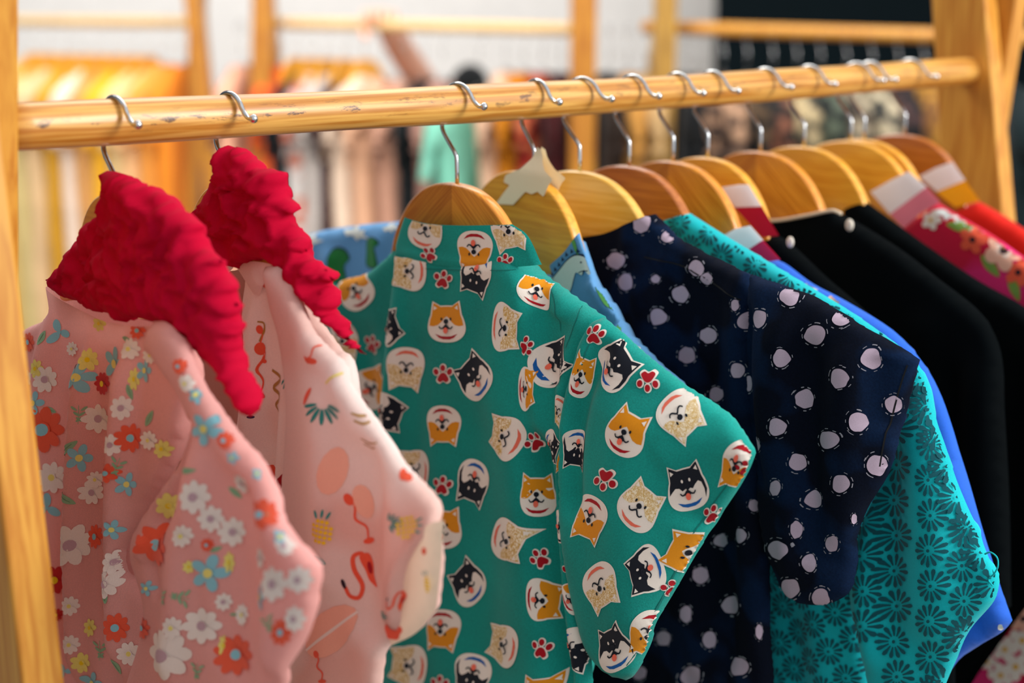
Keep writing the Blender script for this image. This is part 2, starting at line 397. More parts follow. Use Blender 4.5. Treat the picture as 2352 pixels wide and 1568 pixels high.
PAW=[('cream',scl(PAW0,1.28,0,.04))]+[('cream',ell(x,y,.19,.23,r)) for x,y,r in ((-.36,.12,20),(0,.32,0),(.36,.12,-20))]+[('red',PAW0)]+[('red',ell(x,y,.13,.17,r)) for x,y,r in ((-.36,.12,20),(0,.32,0),(.36,.12,-20))]
def flower(n,pc,cc,r0=.12,pl=.5,pw=.13,dots=False,join=True,rr=.11):
    L=[]
    for i in range(n):
        a=i*360/n; ar=math.radians(a); m=(r0+pl)/2
        L.append((pc,ell(m*math.cos(ar),m*math.sin(ar),(pl-r0)/2*1.12,pw,a,12)))
    if join: L.append((pc,ell(0,0,r0*1.5,r0*1.5)))
    if cc: L.append((cc,ell(0,0,rr,rr,0,12)))
    return L
def leaf(c,w=.16): return [(c,closed([(-.5,0),(-.2,w),(.15,w),(.5,0),(.15,-w),(-.2,-w)],4)),('vein',stroke([(-.3,0),(.3,0)],.03))]
def sprig(c): return [(c,ell(.0+.2*i*(1 if k else -1)*.55,.25*i-.25,.17,.06,(35 if k else 145),10)) for i in range(3) for k in (0,1)]+[(c,stroke([(0,-.45),(0,.4)],.03))]
def blob(seed,r=.5,j=.12,n=16):
    q=np.random.RandomState(seed); a=np.linspace(0,6.283,n,endpoint=False); return [(float(r*(1+q.uniform(-j,j))*math.cos(x)),float(r*(1+q.uniform(-j,j))*math.sin(x))) for x in a]
def inkdot(seed):
    q=np.random.RandomState(seed); L=[('dot',closed(blob(seed,.36,.09,14),4))]
    for k in range(9):
        a=q.uniform(0,360) if q.rand()<.2 else k*40+q.uniform(-10,10); l=q.uniform(10,24); R=.47+q.uniform(-.03,.03); t=q.uniform(.02,.04)
        p=[(R*math.cos(math.radians(a+d)),R*math.sin(math.radians(a+d))) for d in np.linspace(-l/2,l/2,5)]
        L.append(('dotrim',p+[(x*(1-t/R),y*(1-t/R)) for x,y in p[::-1]]))
    return L
FLAM=[('coral',stroke([(-.28,-.22),(-.2,-.4),(-.02,-.42),(.05,-.2),(-.1,.1),(-.12,.35),(.02,.42),(.1,.32)],.09)),('coral',closed([(.0,.38),(.16,.42),(.26,.25),(.3,.0),(.4,-.2),(.2,-.1),(.1,.1),(.02,.25)])),('dark',ell(-.3,-.16,.035,.1,15)),('red',ell(.2,.15,.05,.12,15))]
FLAM2=[('coral',stroke([(-.1,.5),(0,.25),(-.05,0),(.12,-.2),(.1,-.45)],.05)),('coral',ell(-.08,.42,.09,.13,20)),('coral',ell(.12,-.48,.13,.06))]
PINE=[('yellow',ell((i-2)*.15+(.0),(j-2)*.15,.062,.058,10,8)) for i in range(5) for j in range(5) if (i-2)**2+(j-2)**2<6.5]+[('leafg',ell(.45*math.cos(a),.45*math.sin(a)+.1,.13,.04,math.degrees(a),10)) for a in (1.2,1.6,2.0)]
FROND=[('leafg',ell(.33*math.cos(math.radians(a)),.33*math.sin(math.radians(a)),.2,.045,a,10)) for a in (200,225,250,275,300,325,350)]
DINO0=closed([(-.5,-.15),(-.3,.0),(-.1,.16),(.08,.3),(.25,.36),(.4,.3),(.48,.12),(.5,-.02),(.43,-.08),(.36,.04),(.3,-.06),(.2,.02),(.12,-.1),(.02,-.3),(-.1,-.42),(-.3,-.45),(-.5,-.45)],3)
def dino(c): return [('ink',scl(DINO0,1.07,0,.01)),(c,DINO0),('ink',ell(.34,.2,.02,.02,0,8)),('ink',stroke([(.25,.0),(.33,.02),(.43,.0)],.02))]+[('ink',[(x-.035,y),(x+.035,y+.02),(x-.01,y+.1)]) for x,y in ((-.3,.05),(-.2,.13),(-.1,.21),(0,.3),(.1,.38),(.22,.42),(.34,.4))]
GDINO=[('ink',scl(closed([(-.16,-.5),(-.2,0),(-.2,.35),(-.08,.48),(.12,.46),(.24,.3),(.14,.14),(.2,-.1),(.24,-.5)]),1.08)),('dgreen',closed([(-.16,-.5),(-.2,0),(-.2,.35),(-.08,.48),(.12,.46),(.24,.3),(.14,.14),(.2,-.1),(.24,-.5)]))]
LIZ=[('ink',scl(closed([(-.5,.12),(-.2,.16),(.15,.02),(.5,-.18),(.2,-.16),(-.15,-.04)]),1.1)),('green',closed([(-.5,.12),(-.2,.16),(.15,.02),(.5,-.18),(.2,-.16),(-.15,-.04)]))]
STAR=[('white',[(-.5,0),(-.2,.1),(-.1,.3),(.05,.12),(.3,.2),(.25,0),(.5,-.1),(.1,-.15),(0,-.3),(-.15,-.12),(-.35,-.2)])]
# ------------------------------------------------------------------ wooden things
def tube(P,r,n=10,caps=True):
    P=[Vector(p) for p in P]; V=[];Fc=[]; T=[(P[min(i+1,len(P)-1)]-P[max(i-1,0)]).normalized() for i in range(len(P))]
    nrm=T[0].orthogonal().normalized()
    for i,p in enumerate(P):
        if i: nrm=(nrm-T[i]*nrm.dot(T[i])).normalized()
        b=T[i].cross(nrm); rr=r[i] if hasattr(r,'__len__') else r
        for k in range(n):
            a=2*math.pi*k/n; V.append(p+(nrm*math.cos(a)+b*math.sin(a))*rr)
    for i in range(len(P)-1):
        for k in range(n): Fc.append([i*n+k,i*n+(k+1)%n,(i+1)*n+(k+1)%n,(i+1)*n+k])
    if caps: Fc.append(list(range(n))[::-1]); Fc.append([len(V)-n+k for k in range(n)])
    return V,Fc
def prism(g,poly,w0,w1):
    n=len(poly); V=[]
    for w in (w0,w1):
        for u,z in poly: V.append(g.O+g.U*u+g.N*w+Vector((0,0,z)))
    return V,[list(range(n)),[n+k for k in range(n)][::-1]]+[[k,n+k,n+(k+1)%n,(k+1)%n] for k in range(n)]
def bevel(o,w,seg=3,ang=35):
    b=o.modifiers.new('bevel','BEVEL'); b.width=w; b.segments=seg; b.limit_method='ANGLE'; b.angle_limit=math.radians(ang); return o
pine=wood('varnished pine',(212,152,56),(188,120,32),(20,20,1.1),.45,.2)
railw=wood('worn pine rail',(214,162,80),(178,114,36),(1.0,30,30),.42,.25,marks=True)
hwA=wood('hanger wood honey',(236,172,54),(218,148,38),(2.2,30,30),.3,.5,split=False,bumps=.03)
hwS=wood('hanger wood split',(228,152,46),(200,120,26),(2.6,60,60),.3,.5,split=True,bumps=.03)
hwD=wood('hanger wood dark',(186,108,36),(164,88,24),(2.2,34,34),.28,.6,bumps=.03)
hwL=wood('hanger wood pale',(232,184,86),(220,166,62),(2.2,26,26),.3,.5,bumps=.03)
rack=empty('clothing_rack',(RL.x,RL.y,0),'honey pine clothing rack with thick round rail in the foreground','clothes rack')
n=60; A0=RL-RT*.021; P=[A0+(RR-A0)*(i/n)+Vector((0,0,sag(i/n))) for i in range(n+1)]
R_=[.0207+.0006*math.sin(i*.35) for i in range(n+1)]
V,Fc=tube(P,R_,32); o=link('rail',V,Fc,railw,parent=rack,frame=(tuple(RL),TA))
def ext(g,a,b,z,w):
    (u0,z0),(u1,z1)=g.uz(*a,w),g.uz(*b,w); return u0+(u1-u0)*(z-z0)/(z1-z0)
ZT=1.95-1.45; ZB=-1.45
gR=PL(O=tuple(RR)); gL=PL(O=tuple(RL))
def board(g,l,r,w0,w1,name='leg',mat=pine,parent=None,wid=None,zt=ZT,zb=ZB,bv=.004):
    wf=max(w0,w1) ; q=[]
    ur=[ext(g,*r,z,wf if wid is None else min(w0,w1)) for z in (zt,zb)]
    ul=[ext(g,*l,z,wf) for z in (zt,zb)] if wid is None else [u-wid for u in ur]
    V,Fc=prism(g,[(ul[0],zt),(ul[1],zb),(ur[1],zb),(ur[0],zt)],w0,w1)
    return bevel(link(name,V,Fc,mat,parent=parent,smooth=False,frame=(tuple(g.O),g.a)),bv)
board(gR,((2138,0),(2172,560)),((2262,0),(2310,560)),0,-.036,parent=rack)
board(gR,((2212,0),(2126,560)),((2334,0),(2248,560)),-.037,-.073,parent=rack)
board(gL,None,((45,0),(45,1568)),.058,.022,parent=rack,wid=.1)
board(gL,None,((-29,0),(150,1568)),.095,.059,parent=rack,wid=.1)
# ------------------------------------------------------------------ hangers
HTOP=[(0,-.086),(.02,-.0872),(.04,-.0915),(.06,-.1),(.08,-.1145),(.097,-.134),(.111,-.157),(.124,-.190),(.150,-.213),(.178,-.232),(.192,-.244)]
HBOT=[(.196,-.252),(.188,-.259),(.17,-.257),(.145,-.247),(.115,-.228),(.075,-.202),(.035,-.188),(0,-.186)]
def hanger_outline(s=1.0):
    t=[tuple(p) for p in cr_spline(HTOP,4)]; b=[tuple(p) for p in cr_spline(HBOT,3)]
    r=t+b; l=[(-x,y) for x,y in r[::-1] if x>1e-6]
    return [(x*s,(y+.086)*s-.086) for x,y in r+l]
def hook_path(lean=0,stem=.0):
    c0=(.003,-.0056); R=.0282
    P=[(0,-.1),(0,-.063),(-.0025,-.054),(-.014,-.0415),(-.0255,-.0275)]
    for a in np.linspace(188,30,20): P.append((c0[0]+R*math.cos(math.radians(a)),c0[1]+R*math.sin(math.radians(a))))
    P+=[(.0325,.0035),(.039,.0005),(.0475,.0005)]
    return [tuple(p) for p in cr_spline(P,3)]
def hanger(px,mat,label,yaw=0,roll=0,name='wooden_hanger',wood_=True,lean=0,s=1.0,dz=0):
    g=PL(px,yaw); root=empty(name,tuple(g.O),label,'hanger','wooden hangers on the foreground rail')
    ro=math.radians(roll); cr,sr=math.cos(ro),math.sin(ro)
    rot=lambda p:(p[0]*cr+(p[1]+.06)*sr,-p[0]*sr+(p[1]+.06)*cr-.06)
    if wood_:
        V,Fc=prism(g,[rot((x,y+dz)) for x,y in hanger_outline(s)],.0075,-.0075)
        # arms sweep gently toward the front of the garment like a contoured suit hanger
        o=link('body',V,Fc,mat,parent=root,smooth=True,frame=(tuple(g.O),g.a)); bevel(o,.0035,3,40)
    hp=hook_path(); st=rot((0,-.1+dz)); 
    hp=[p for p in hp if p[1]>-.06 or p[0]!=0]; hp=[st]+hp[1:] if roll or dz else hp
    P=[g.O+g.U*u+Vector((0,0,z)) for u,z in hp]
    V,Fc=tube(P,.0024,10); e=P[-1]
    o=link('hook',V,Fc,chrome,parent=root,frame=(tuple(g.O),g.a))
    q=[];f2=[]
    for i in range(7):
        for k in range(10):
            a=math.pi*i/6; b=2*math.pi*k/10; q.append(e+Vector((math.sin(a)*math.cos(b),math.sin(a)*math.sin(b),math.cos(a)))*.0042)
    for i in range(6):
        for k in range(10): f2.append([i*10+k,i*10+(k+1)%10,(i+1)*10+(k+1)%10,(i+1)*10+k])
    t_=link('hook_tip',q,f2,chrome,frame=(tuple(g.O),g.a)); t_.parent=o; t_.location=(0,0,0); t_.rotation_euler=(0,0,0)
    return root,g
HG={}
spec=[(1,262,hwA,'hanger under the leftmost red smocked top, only its steel hook showing',0,0),
(2,524,hwA,'hanger under the second red smocked top, only its steel hook showing',0,0),
(3,1048,hwS,'two-tone wooden hanger rising out of the teal dog print shirt collar',0,0),
(4,1228,hwA,'tilted wooden hanger wrapped with torn masking tape at its hook',-6,9),
(5,1333,hwL,'pale wooden hanger inside the navy polka dot shirt',6,0),
(6,1448,hwD,'reddish dark wooden hanger just right of the pale one in the navy dotted shirt',0,0),
(7,1550,hwS,'brown two-tone hanger in the white collared blue shirt',0,0),
(8,1630,hwA,'wooden hanger inside the crimson and white collar',0,0),
(9,1752,hwS,'brown two-tone hanger inside the cream piped black blouse',0,0),
(10,1853,hwA,'honey wooden hanger inside the plain black blouse',0,0),
(11,1961,hwA,'orange brown hanger inside the pink floral blouse',4,0),
(12,1992,hwA,'hanger pressed close behind the one in the pink floral blouse',0,0),
(13,2086,hwD,'dark brown hanger nearest the right board of the rack',0,0)]
for k,px,mt,lb,yw,rl in spec:
    r,g=hanger(px,mt,lb,yw,rl,s=(.7 if k in(1,2) else .9 if k==8 else .94 if k in (11,12,13) else 1.0),dz=(.02 if k in(1,2) else 0)); HG[k]=(r,g)
# torn masking tape round the neck of hanger 4
r4,g4=HG[4]
tapem=fabric('masking tape',(252,238,204),.6,.05,.0,.05,spec=.5)
tp=[g4.uz(*p,.008) for p in [(1226,338),(1235,345),(1241,372),(1250,392),(1272,412),(1262,424),(1250,452),(1236,440),(1222,446),(1208,440),(1180,470),(1140,468),(1160,440),(1172,425),(1158,418),(1162,402),(1195,388),(1215,365)]]
n=len(tp); V,Fc=[],[]
vv,tt=tri(resample(np.array(tp+tp[:1]),.004)[:-1],.006)
for sgn in (1,-1):
    b0=len(V)
    for u,z in vv:
        k=max(0,min(1,(z+.062)/-.02)); w=(.0031+.0058*k)*sgn
        V.append(g4.O+g4.U*float(u)+g4.N*w+Vector((0,0,float(z))))
    Fc+=[[b0+i for i in (f if sgn>0 else f[::-1])] for f in tt]
link('tape',V,Fc,tapem,parent=r4,frame=(tuple(g4.O),g4.a))
# ------------------------------------------------------------------ cloth materials
cream=fabric('print cream',(238,230,218),.85,.03,.05,.08)
def pr(name,c,**k): return fabric('print '+name,c,.85,.05,.04,.08,**k)
MM={'cream':cream,'orange':pr('orange',(226,146,18)),'black':pr('black',(14,22,34)),'red':pr('red',(168,10,28)),'tongue':pr('tongue',(240,112,88)),'salmon':pr('salmon',(232,112,88)),'blue':pr('blue',(8,92,168)),'tan':scribble('print scribble',(238,226,196),(198,158,74)),
'pinkw':pr('soft white',(240,226,216)),'coral':pr('coral',(236,92,62)),'dred':pr('deep red',(200,44,44)),'lblue':pr('light blue',(140,196,208)),'lyel':pr('pale yellow',(238,222,120)),'yellow':pr('yellow',(242,208,20)),'sage':pr('sage green',(142,178,140)),'vein':pr('vein',(100,140,105)),'mauve':pr('mauve',(196,160,170)),'leafg':pr('leaf teal',(40,140,132)),'dark':pr('dark ink',(40,22,34)),'ink':pr('ink blue',(16,40,72)),'white':pr('off white',(222,228,224)),'green':pr('green',(96,166,84)),'dgreen':pr('deep green',(20,120,52)),'brown':pr('ochre',(176,134,58)),
'dot':pr('lilac grey',(186,166,184)),'dotrim':pr('dot rim',(150,148,158)),'tq':pr('petrol',(6,84,94)),'peach':pr('peach',(244,186,160)),'hot':pr('hot pink',(236,66,140)),'olive':pr('olive',(128,160,62)),'gold':pr('gold',(226,176,70))}
def wobf(seed,amp,fu,fz):
    return lambda u,z:amp*noise2(u*fu,z*fz,seed)
def garment(k,name,label,cat,group=None):
    g=HG[k][1]; return g,empty(name,(g.O.x,g.O.y,g.O.z-.1),label,cat,group)
# ================= teal dog print shirt
g,rt=garment(3,'short_sleeved_shirt','teal short sleeved shirt printed with smiling dog faces and red paws','shirt')
gt=PL(1048,0); g=gt
teal=fabric('teal cotton',(4,154,142),.8,.16,.14,.25,weave=700,dscale=9)
D,Bk,Wt=dog('O'),dog('B'),dog('W')
KM=[1350]
def seam(c,pts,w=.0013,mat='seam'):
    q=[c.find(*a) for a in pts]; q=[(a[0]*30,a[1]*30) for a in q if a is not None]
    return (0,0,[(mat,[(x/30,y/30) for x,y in stroke(q,w*30)])],0,1,1,1)
MM['seam']=pr('teal stitching',(0,112,104)); MM['seamn']=pr('navy stitching',(2,4,10)); MM['seamp']=pr('rose stitching',(206,132,124))
def M(L,x,y,a,s=.064,sx=1): return (x,y,L,a,s*KM[0],sx*(.9 if L is D or L is Bk or L is Wt else 1))
centre=[(905,560),(1060,590),(1200,585),(1218,760),(1242,960),(1268,1130),(1292,1300),(1318,1420),(1345,1600),(1350,1800),(860,1800),(860,1568),(868,1200),(872,1000),(880,820),(893,700)]
body=Cloth(gt,[(912,572,'o'),(1000,585),(1060,590),(1130,590),(1208,586,'c'),(1250,628),(1300,665),(1388,728,'c'),(1378,800),(1350,900),(1335,1010),(1322,1100),(1330,1200),(1352,1340),(1380,1500),(1400,1780,'o'),(830,1780,'c'),(862,1560),(835,1400),(815,1200),(780,960),(762,800),(752,705,'c'),(762,668),(800,640),(850,625)],
 folds=[('p',centre,.024,.016,.03),('r',[(1225,640),(1250,860),(1290,1180),(1320,1400),(1345,1600)],.010,.016,.045),('r',[(905,640),(885,860),(872,1100),(880,1500)],.008,.014,.045),
 ('r',[(1060,900),(1080,1200),(1100,1600)],-.012,.05,.04),('r',[(1180,700),(1200,1000),(1225,1400),(1240,1600)],-.006,.018,.04),('r',[(960,700),(950,1000),(960,1500)],-.006,.02,.04),
 ('r',[(1345,700),(1310,900),(1300,1100)],.008,.012),('r',[(1290,720),(1282,880)],-.012,.018),('r',[(1285,960),(1300,1150),(1330,1400),(1360,1600)],-.034,.017,-.01),('r',[(820,700),(840,900),(850,1200)],-.012,.03),('r',[(770,720),(800,860)],.006,.012)],
 H=.012,r=.02,w0=.0,res=.0055,wob=wobf(3,.0022,10,3))
bm=[M(D,1028,740,0,.062),M(Wt,942,622,272,.062),M(Bk,1093,632,198,.064,.9),M(PAW,1020,641,10,.03),M(D,1239,665,22,.062),M(Wt,1161,752,98,.078,.62),M(Bk,1281,830,62,.072,.72),M(PAW,1211,795,70,.032,.7),M(Bk,894,750,75,.06,.5),
M(D,817,664,-32,.064),M(PAW,858,790,15,.032),M(Wt,790,780,185,.06),M(D,862,888,62,.066),M(Wt,937,846,186,.066),M(Bk,1093,865,-42,.07,.8),M(PAW,1020,858,0,.032),M(Bk,884,948,112,.06),M(D,1020,976,180,.062),M(Wt,1158,1003,-68,.07,.78),M(D,1210,892,85,.07,.4),
M(PAW,1234,1012,-40,.032),M(Wt,955,1078,-78,.066),M(Bk,1090,1107,198,.07,.8),M(PAW,1018,1114,8,.032),M(D,1236,1137,2,.066),M(D,1018,1212,5,.064),M(Wt,1164,1241,112,.068,.85),M(Bk,1078,1338,-40,.068,.85),M(PAW,1245,1280,-35,.034),M(D,1249,1377,97,.068),M(D,1014,1446,184,.064),M(Wt,1156,1480,-72,.068,.85),M(PAW,1245,1488,8,.034),M(Bk,1318,1492,130,.064),M(Bk,1088,1548,198,.066),M(Wt,940,1528,-80,.068),M(PAW,1012,1570,5,.03),M(D,1240,1600,0,.066),
M(Wt,1284,945,200,.05,.45),M(Bk,1268,1025,120,.05,.45),M(D,1300,1052,190,.045,.4),M(Bk,1300,1210,110,.055,.7),M(D,1322,1370,60,.055,.7),M(PAW,895,1330,20,.03),M(Bk,905,1400,40,.06),M(PAW,1345,1300,0,.03)]
body.build('body',teal,rt,motifs=bm+[seam(body,[(915,612),(1000,618),(1100,620),(1200,616)],.001),seam(body,[(1255,640),(1275,700),(1290,760)],.001),seam(body,[(1345,700),(1322,740),(1300,800)],.001)],matmap=MM)
col=Cloth(gt,[(927,497,'o'),(985,512),(1060,517),(1160,517,'c'),(1190,545),(1216,612,'o'),(1140,616),(1050,613),(898,587,'c'),(913,535)],H=.004,r=.006,w0=.031,res=.004,folds=[('r',[(900,577),(1050,602),(1200,604)],.002,.004,.036)],base=lambda u,z:-.7*u**2)
col.build('collar',teal,rt,back=False,motifs=[M(Wt,980,527,18,.06),M(D,903,558,-10,.05),M(D,1092,575,182,.062),M(Wt,1172,528,170,.066),M(PAW,988,584,-30,.026),M(PAW,1162,600,0,.026)],matmap=MM)
colb=Cloth(gt,[(927,497,'o'),(1000,508),(1090,512),(1165,517,'c'),(1200,560),(1218,603,'o'),(1140,606),(1000,600),(900,577,'c')],H=.002,r=.006,w0=-.014,res=.006)
colb.build('collar_lining',teal,rt,back=False)
slv=Cloth(gt,[(1388,728,'c'),(1418,756),(1495,825),(1564,877),(1648,940),(1700,984),(1746,1030,'c'),(1735,1065),(1705,1112),(1640,1205),(1565,1340),(1500,1475),(1462,1545),(1438,1562,'c'),(1395,1545),(1348,1490),(1322,1400),(1302,1290),(1290,1180),(1288,1050),(1300,940),(1322,840),(1350,752)],
 folds=[('r',[(1388,770),(1345,900),(1325,1040),(1322,1200)],-.016,.013,.03),('r',[(1352,780),(1320,900),(1302,1020)],.006,.01,.03),('r',[(1420,900),(1400,1100),(1400,1350),(1430,1520)],.016,.04,.05),('r',[(1530,900),(1560,1050),(1520,1250)],-.007,.03,.05),('r',[(1640,1000),(1620,1120),(1560,1260)],.006,.02,.05),('r',[(1460,1080),(1560,1040),(1640,1080)],.004,.02,.05)],
 H=.018,r=.035,w0=.018,base=lambda u,z:-.2*(u-.24),it=True,res=.005,wob=wobf(5,.0015,8,6))
KM[0]=1480
sm=[M(Bk,1408,840,58,.07,.72),M(PAW,1492,874,182,.034),M(PAW,1367,768,12,.03),M(D,1337,862,18,.06,.62),M(D,1436,994,27,.066),M(Wt,1563,954,140,.07),M(Bk,1583,1118,-14,.066),M(Wt,1471,1163,38,.068),M(PAW,1391,1101,192,.034),M(D,1356,1190,200,.066,.75),M(Wt,1380,1347,155,.068,.75),M(Bk,1483,1310,-112,.07,.84),M(D,1592,1268,-65,.066),M(Bk,1412,1488,-20,.066,.85),M(D,1515,1450,205,.066,.7),M(D,1690,1072,195,.066,.8),M(Bk,1333,1030,190,.055,.7),M(PAW,1640,1180,0,.028),M(PAW,1560,1345,0,.026),M(PAW,1715,1075,0,.026)]
slv.build('sleeve',teal,rt,motifs=sm+[seam(slv,[(1716,1032),(1685,1092),(1620,1188),(1548,1325),(1485,1458),(1440,1528)],.0011),seam(slv,[(1380,745),(1352,800),(1330,870)],.001)],matmap=MM)
lsl=Cloth(gt,[(790,632,'c'),(745,672),(736,700),(726,780),(700,900),(690,1010,'o'),(820,1040,'c'),(812,900),(775,760),(765,690)],H=.012,r=.03,w0=-.02,res=.008)
lsl.build('sleeve',teal,rt,motifs=[M(Bk,748,700,60,.05,.6),M(D,780,830,60,.05,.7),M(Wt,800,820,170,.05,.6)],matmap=MM)
KM[0]=1300
# ================= blue dinosaur shirt
g4p=PL(1228,0); rt=empty('short_sleeved_shirt',tuple(g4p.O-Vector((0,0,.1))),'light blue shirt printed with white and green dinosaurs behind the teal shirt','shirt')
bl=fabric('sky blue cotton',(104,164,216),.85,.12,.14,.15); bld=fabric('navy lining',(16,62,92),.9,.1,.0,.1)
bd=Cloth(g4p,[(925,508,'c'),(1000,560),(1120,610),(1262,618),(1300,580),(1331,534,'c'),(1345,580),(1368,640),(1395,675),(1440,745),(1500,820),(1562,872),(1600,920,'c'),(1540,1050),(1420,1200),(1340,1320),(1335,1500),(1325,1750,'o'),(760,1750,'c'),(700,1200),(672,800),(664,640),(672,552,'c'),(735,531),(840,515)],
 folds=[('r',[(1345,600),(1380,700),(1440,830)],.010,.02),('r',[(1390,700),(1400,800)],-.008,.012),('r',[(1420,750),(1445,850)],.008,.012),('r',[(760,560),(770,800)],.008,.02),('r',[(820,540),(830,700)],-.008,.02),('r',[(870,530),(880,700)],.006,.015)],H=.012,r=.02,w0=0,res=.008,wob=wobf(11,.002,8,3))
bmm=[M(dino('white'),1302,630,-8,.075),M(LIZ,1322,560,40,.04),M(LIZ,1396,690,30,.05),M(LIZ,1445,742,25,.06),M(LIZ,1500,825,35,.06),M(STAR,1475,790,40,.04),M(GDINO,776,625,5,.085),M(GDINO,853,578,5,.05),M(STAR,708,552,-10,.06),M(STAR,820,535,15,.05),M(STAR,900,522,0,.035),M(dino('green'),730,760,0,.07),M(LIZ,1310,1150,90,.05),M(dino('white'),1540,880,0,.05)]
bd.build('body',bl,rt,motifs=bmm,matmap=MM,backmat=bl)
fc=Cloth(g4p,[(1262,612,'o'),(1300,578),(1331,534,'c'),(1345,580),(1366,640),(1395,680),(1425,735,'c'),(1400,760),(1330,720),(1280,660)],H=.003,r=.01,w0=.017,res=.005,folds=[('r',[(1345,640),(1385,720)],.005,.01)]); fc.build('collar',bl,rt,motifs=[M(dino('white'),1303,632,-12,.085),M(LIZ,1322,562,50,.035),M(LIZ,1390,680,40,.05)],matmap=MM)
ln=Cloth(g4p,[(930,507,'o'),(1178,516,'c'),(1230,570),(1262,618),(1310,620),(1331,560,'o'),(1320,700),(1000,700,'c')],H=.001,r=.01,w0=-.013,res=.012); ln.build('lining',bld,rt,back=False)
# ================= navy dotted shirt
g5=PL(1333,0); rt=empty('short_sleeved_shirt',tuple(g5.O-Vector((0,0,.1))),'navy shirt with ragged lilac polka dots hanging right of the teal shirt','shirt')
nav=fabric('navy crinkle cotton',(5,12,28),.9,.2,.03,.3,weave=420,col2=(8,28,56),dscale=7,sheen=0,spec=.1)
inks=[inkdot(i) for i in range(9)]; rr_=[0]
def dots(L,s=.037):
    out=[]
    for q in L:
        rr_[0]+=1; out.append((q[0],q[1],inks[rr_[0]%9],(rr_[0]*47)%360,1430*s*(q[2] if len(q)>2 else 1),(q[3] if len(q)>3 else 1)))
    return out
nb=Cloth(g5,[(1335,545,'o'),(1400,535),(1440,520),(1500,492,'c'),(1530,520),(1565,550),(1640,590),(1722,628,'c'),(1740,760),(1750,900),(1768,1150),(1775,1400),(1770,1760,'o'),(1180,1760,'c'),(1160,1300),(1120,900),(1130,700),(1250,590)],
 folds=[('r',[(1480,560),(1500,800),(1540,1100),(1560,1500)],.010,.025),('r',[(1600,620),(1620,900),(1640,1200),(1660,1560)],-.010,.025),('r',[(1690,640),(1700,900),(1720,1200),(1740,1560)],.010,.02),('r',[(1400,600),(1420,800)],-.006,.02),('r',[(1480,590),(1560,605),(1640,650),(1700,690)],.004,.006),('r',[(1580,1200),(1600,1560)],.008,.015)],H=.012,r=.018,w0=0,res=.006,wob=wobf(21,.0038,22,2.5))
nb.build('body',nav,rt,matmap=MM,motifs=[seam(nb,[(1480,590),(1560,607),(1640,650),(1705,688)],.0016,'seamn')]+dots([(1475,515),(1540,540,.8),(1418,598),(1438,648),(1600,615,1,.9),(1625,640,.7),(1565,675),(1512,727),(1508,640,.5),(1630,770),(1690,700,.7,.7),(1580,815),(1648,905,.85),(1695,850,.9),(1742,730),(1660,1010,.9),(1590,960,.9),(1690,1060),(1735,1160,.7),(1560,1280,.8),(1612,1320),(1575,1410,1,.7),(1685,1388,1.1),(1632,1468,1,.8),(1525,1465,.9),(1698,1530,1.1),(1590,1550,1.1),(1470,1545,.8),(1745,1450,.9,.5),(1660,1240,.8),(1540,1170,.9),(1700,1230,.9,.7),(1640,1135,.9),(1756,1050,.6),(1480,830,.9),(1520,900),(1360,700,.9),(1460,1400,.9),(1400,1500,.9)]))
ns=Cloth(g5,[(1722,630,'c'),(1800,655),(1860,676),(1930,712),(1990,748),(2060,790),(2106,826,'c'),(2092,880),(2072,960),(2045,1075),(2000,1160),(1975,1240),(1958,1345),(1925,1378),(1880,1389),(1830,1384),(1795,1345,'c'),(1762,1250),(1740,1100),(1715,950),(1705,800)],
 folds=[('r',[(1722,680),(1715,820),(1730,1000),(1760,1150)],-.012,.012),('r',[(1800,700),(1790,900),(1810,1150),(1830,1350)],.012,.022),('r',[(1870,760),(1860,1000),(1880,1300)],-.010,.02),('r',[(1950,780),(1930,1000),(1920,1300)],.010,.022),('r',[(2020,820),(2010,1000)],-.006,.02)],H=.02,r=.04,w0=.012,base=lambda u,z:-.1*(u-.3),it=True,res=.006,wob=wobf(22,.0032,20,2.5))
ns.build('sleeve',nav,rt,matmap=MM,motifs=[seam(ns,[(2085,838),(2072,880),(2050,960),(2024,1070)],.0014,'seamn')]+dots([(1815,678,1.1),(1955,722,1),(1872,770,1.1),(1744,732,1,.8),(1796,822),(2004,823,1.15),(1927,868,1.1),(2053,928,1),(1852,915,1.1),(1787,980),(1973,968,1.15),(1900,1010),(1835,1060),(2014,1068,1.2),(1932,1110),(1782,1120,.9,.7),(1875,1145,1),(1832,1215,1,.7),(1912,1248,.9,.8),(1785,1262,1.1),(1860,1292,1,.8),(1815,1350,1.1),(1885,1372,1),(1720,880,.9,.6),(1740,1020,.8,.6),(1965,1190,.6,.5)],.039))
# ================= turquoise blossom shirt
g6=PL(1448,0); rt=empty('short_sleeved_shirt',tuple(g6.O-Vector((0,0,.1))),'bright turquoise shirt covered in dark many-petalled blossoms','shirt')
tq=fabric('turquoise cotton',(4,196,204),.8,.1,.16,.1)
def paddle(a,r0=.15,r1=.48,w0=.016,w1=.058):
    P=[(r0,-w0),(r0+.12,-w0*2),(r1-.1,-w1),(r1-.03,-w1*.75),(r1,0),(r1-.03,w1*.75),(r1-.1,w1),(r0+.12,w0*2),(r0,w0)]; c,s=math.cos(math.radians(a)),math.sin(math.radians(a))
    return ('tq',[(x*c-y*s,x*s+y*c) for x,y in P])
fl13=[paddle(i*360/13) for i in range(13)]+[('tq',ell(0,0,.05,.05,0,8)),('tq',[(.1,-.13),(.45,-.55),(.36,-.6),(.05,-.2)]),('tq',[(-.12,-.1),(-.5,-.44),(-.45,-.52),(-.05,-.2)])][:1]
SKIPFLAT[0]=fl13
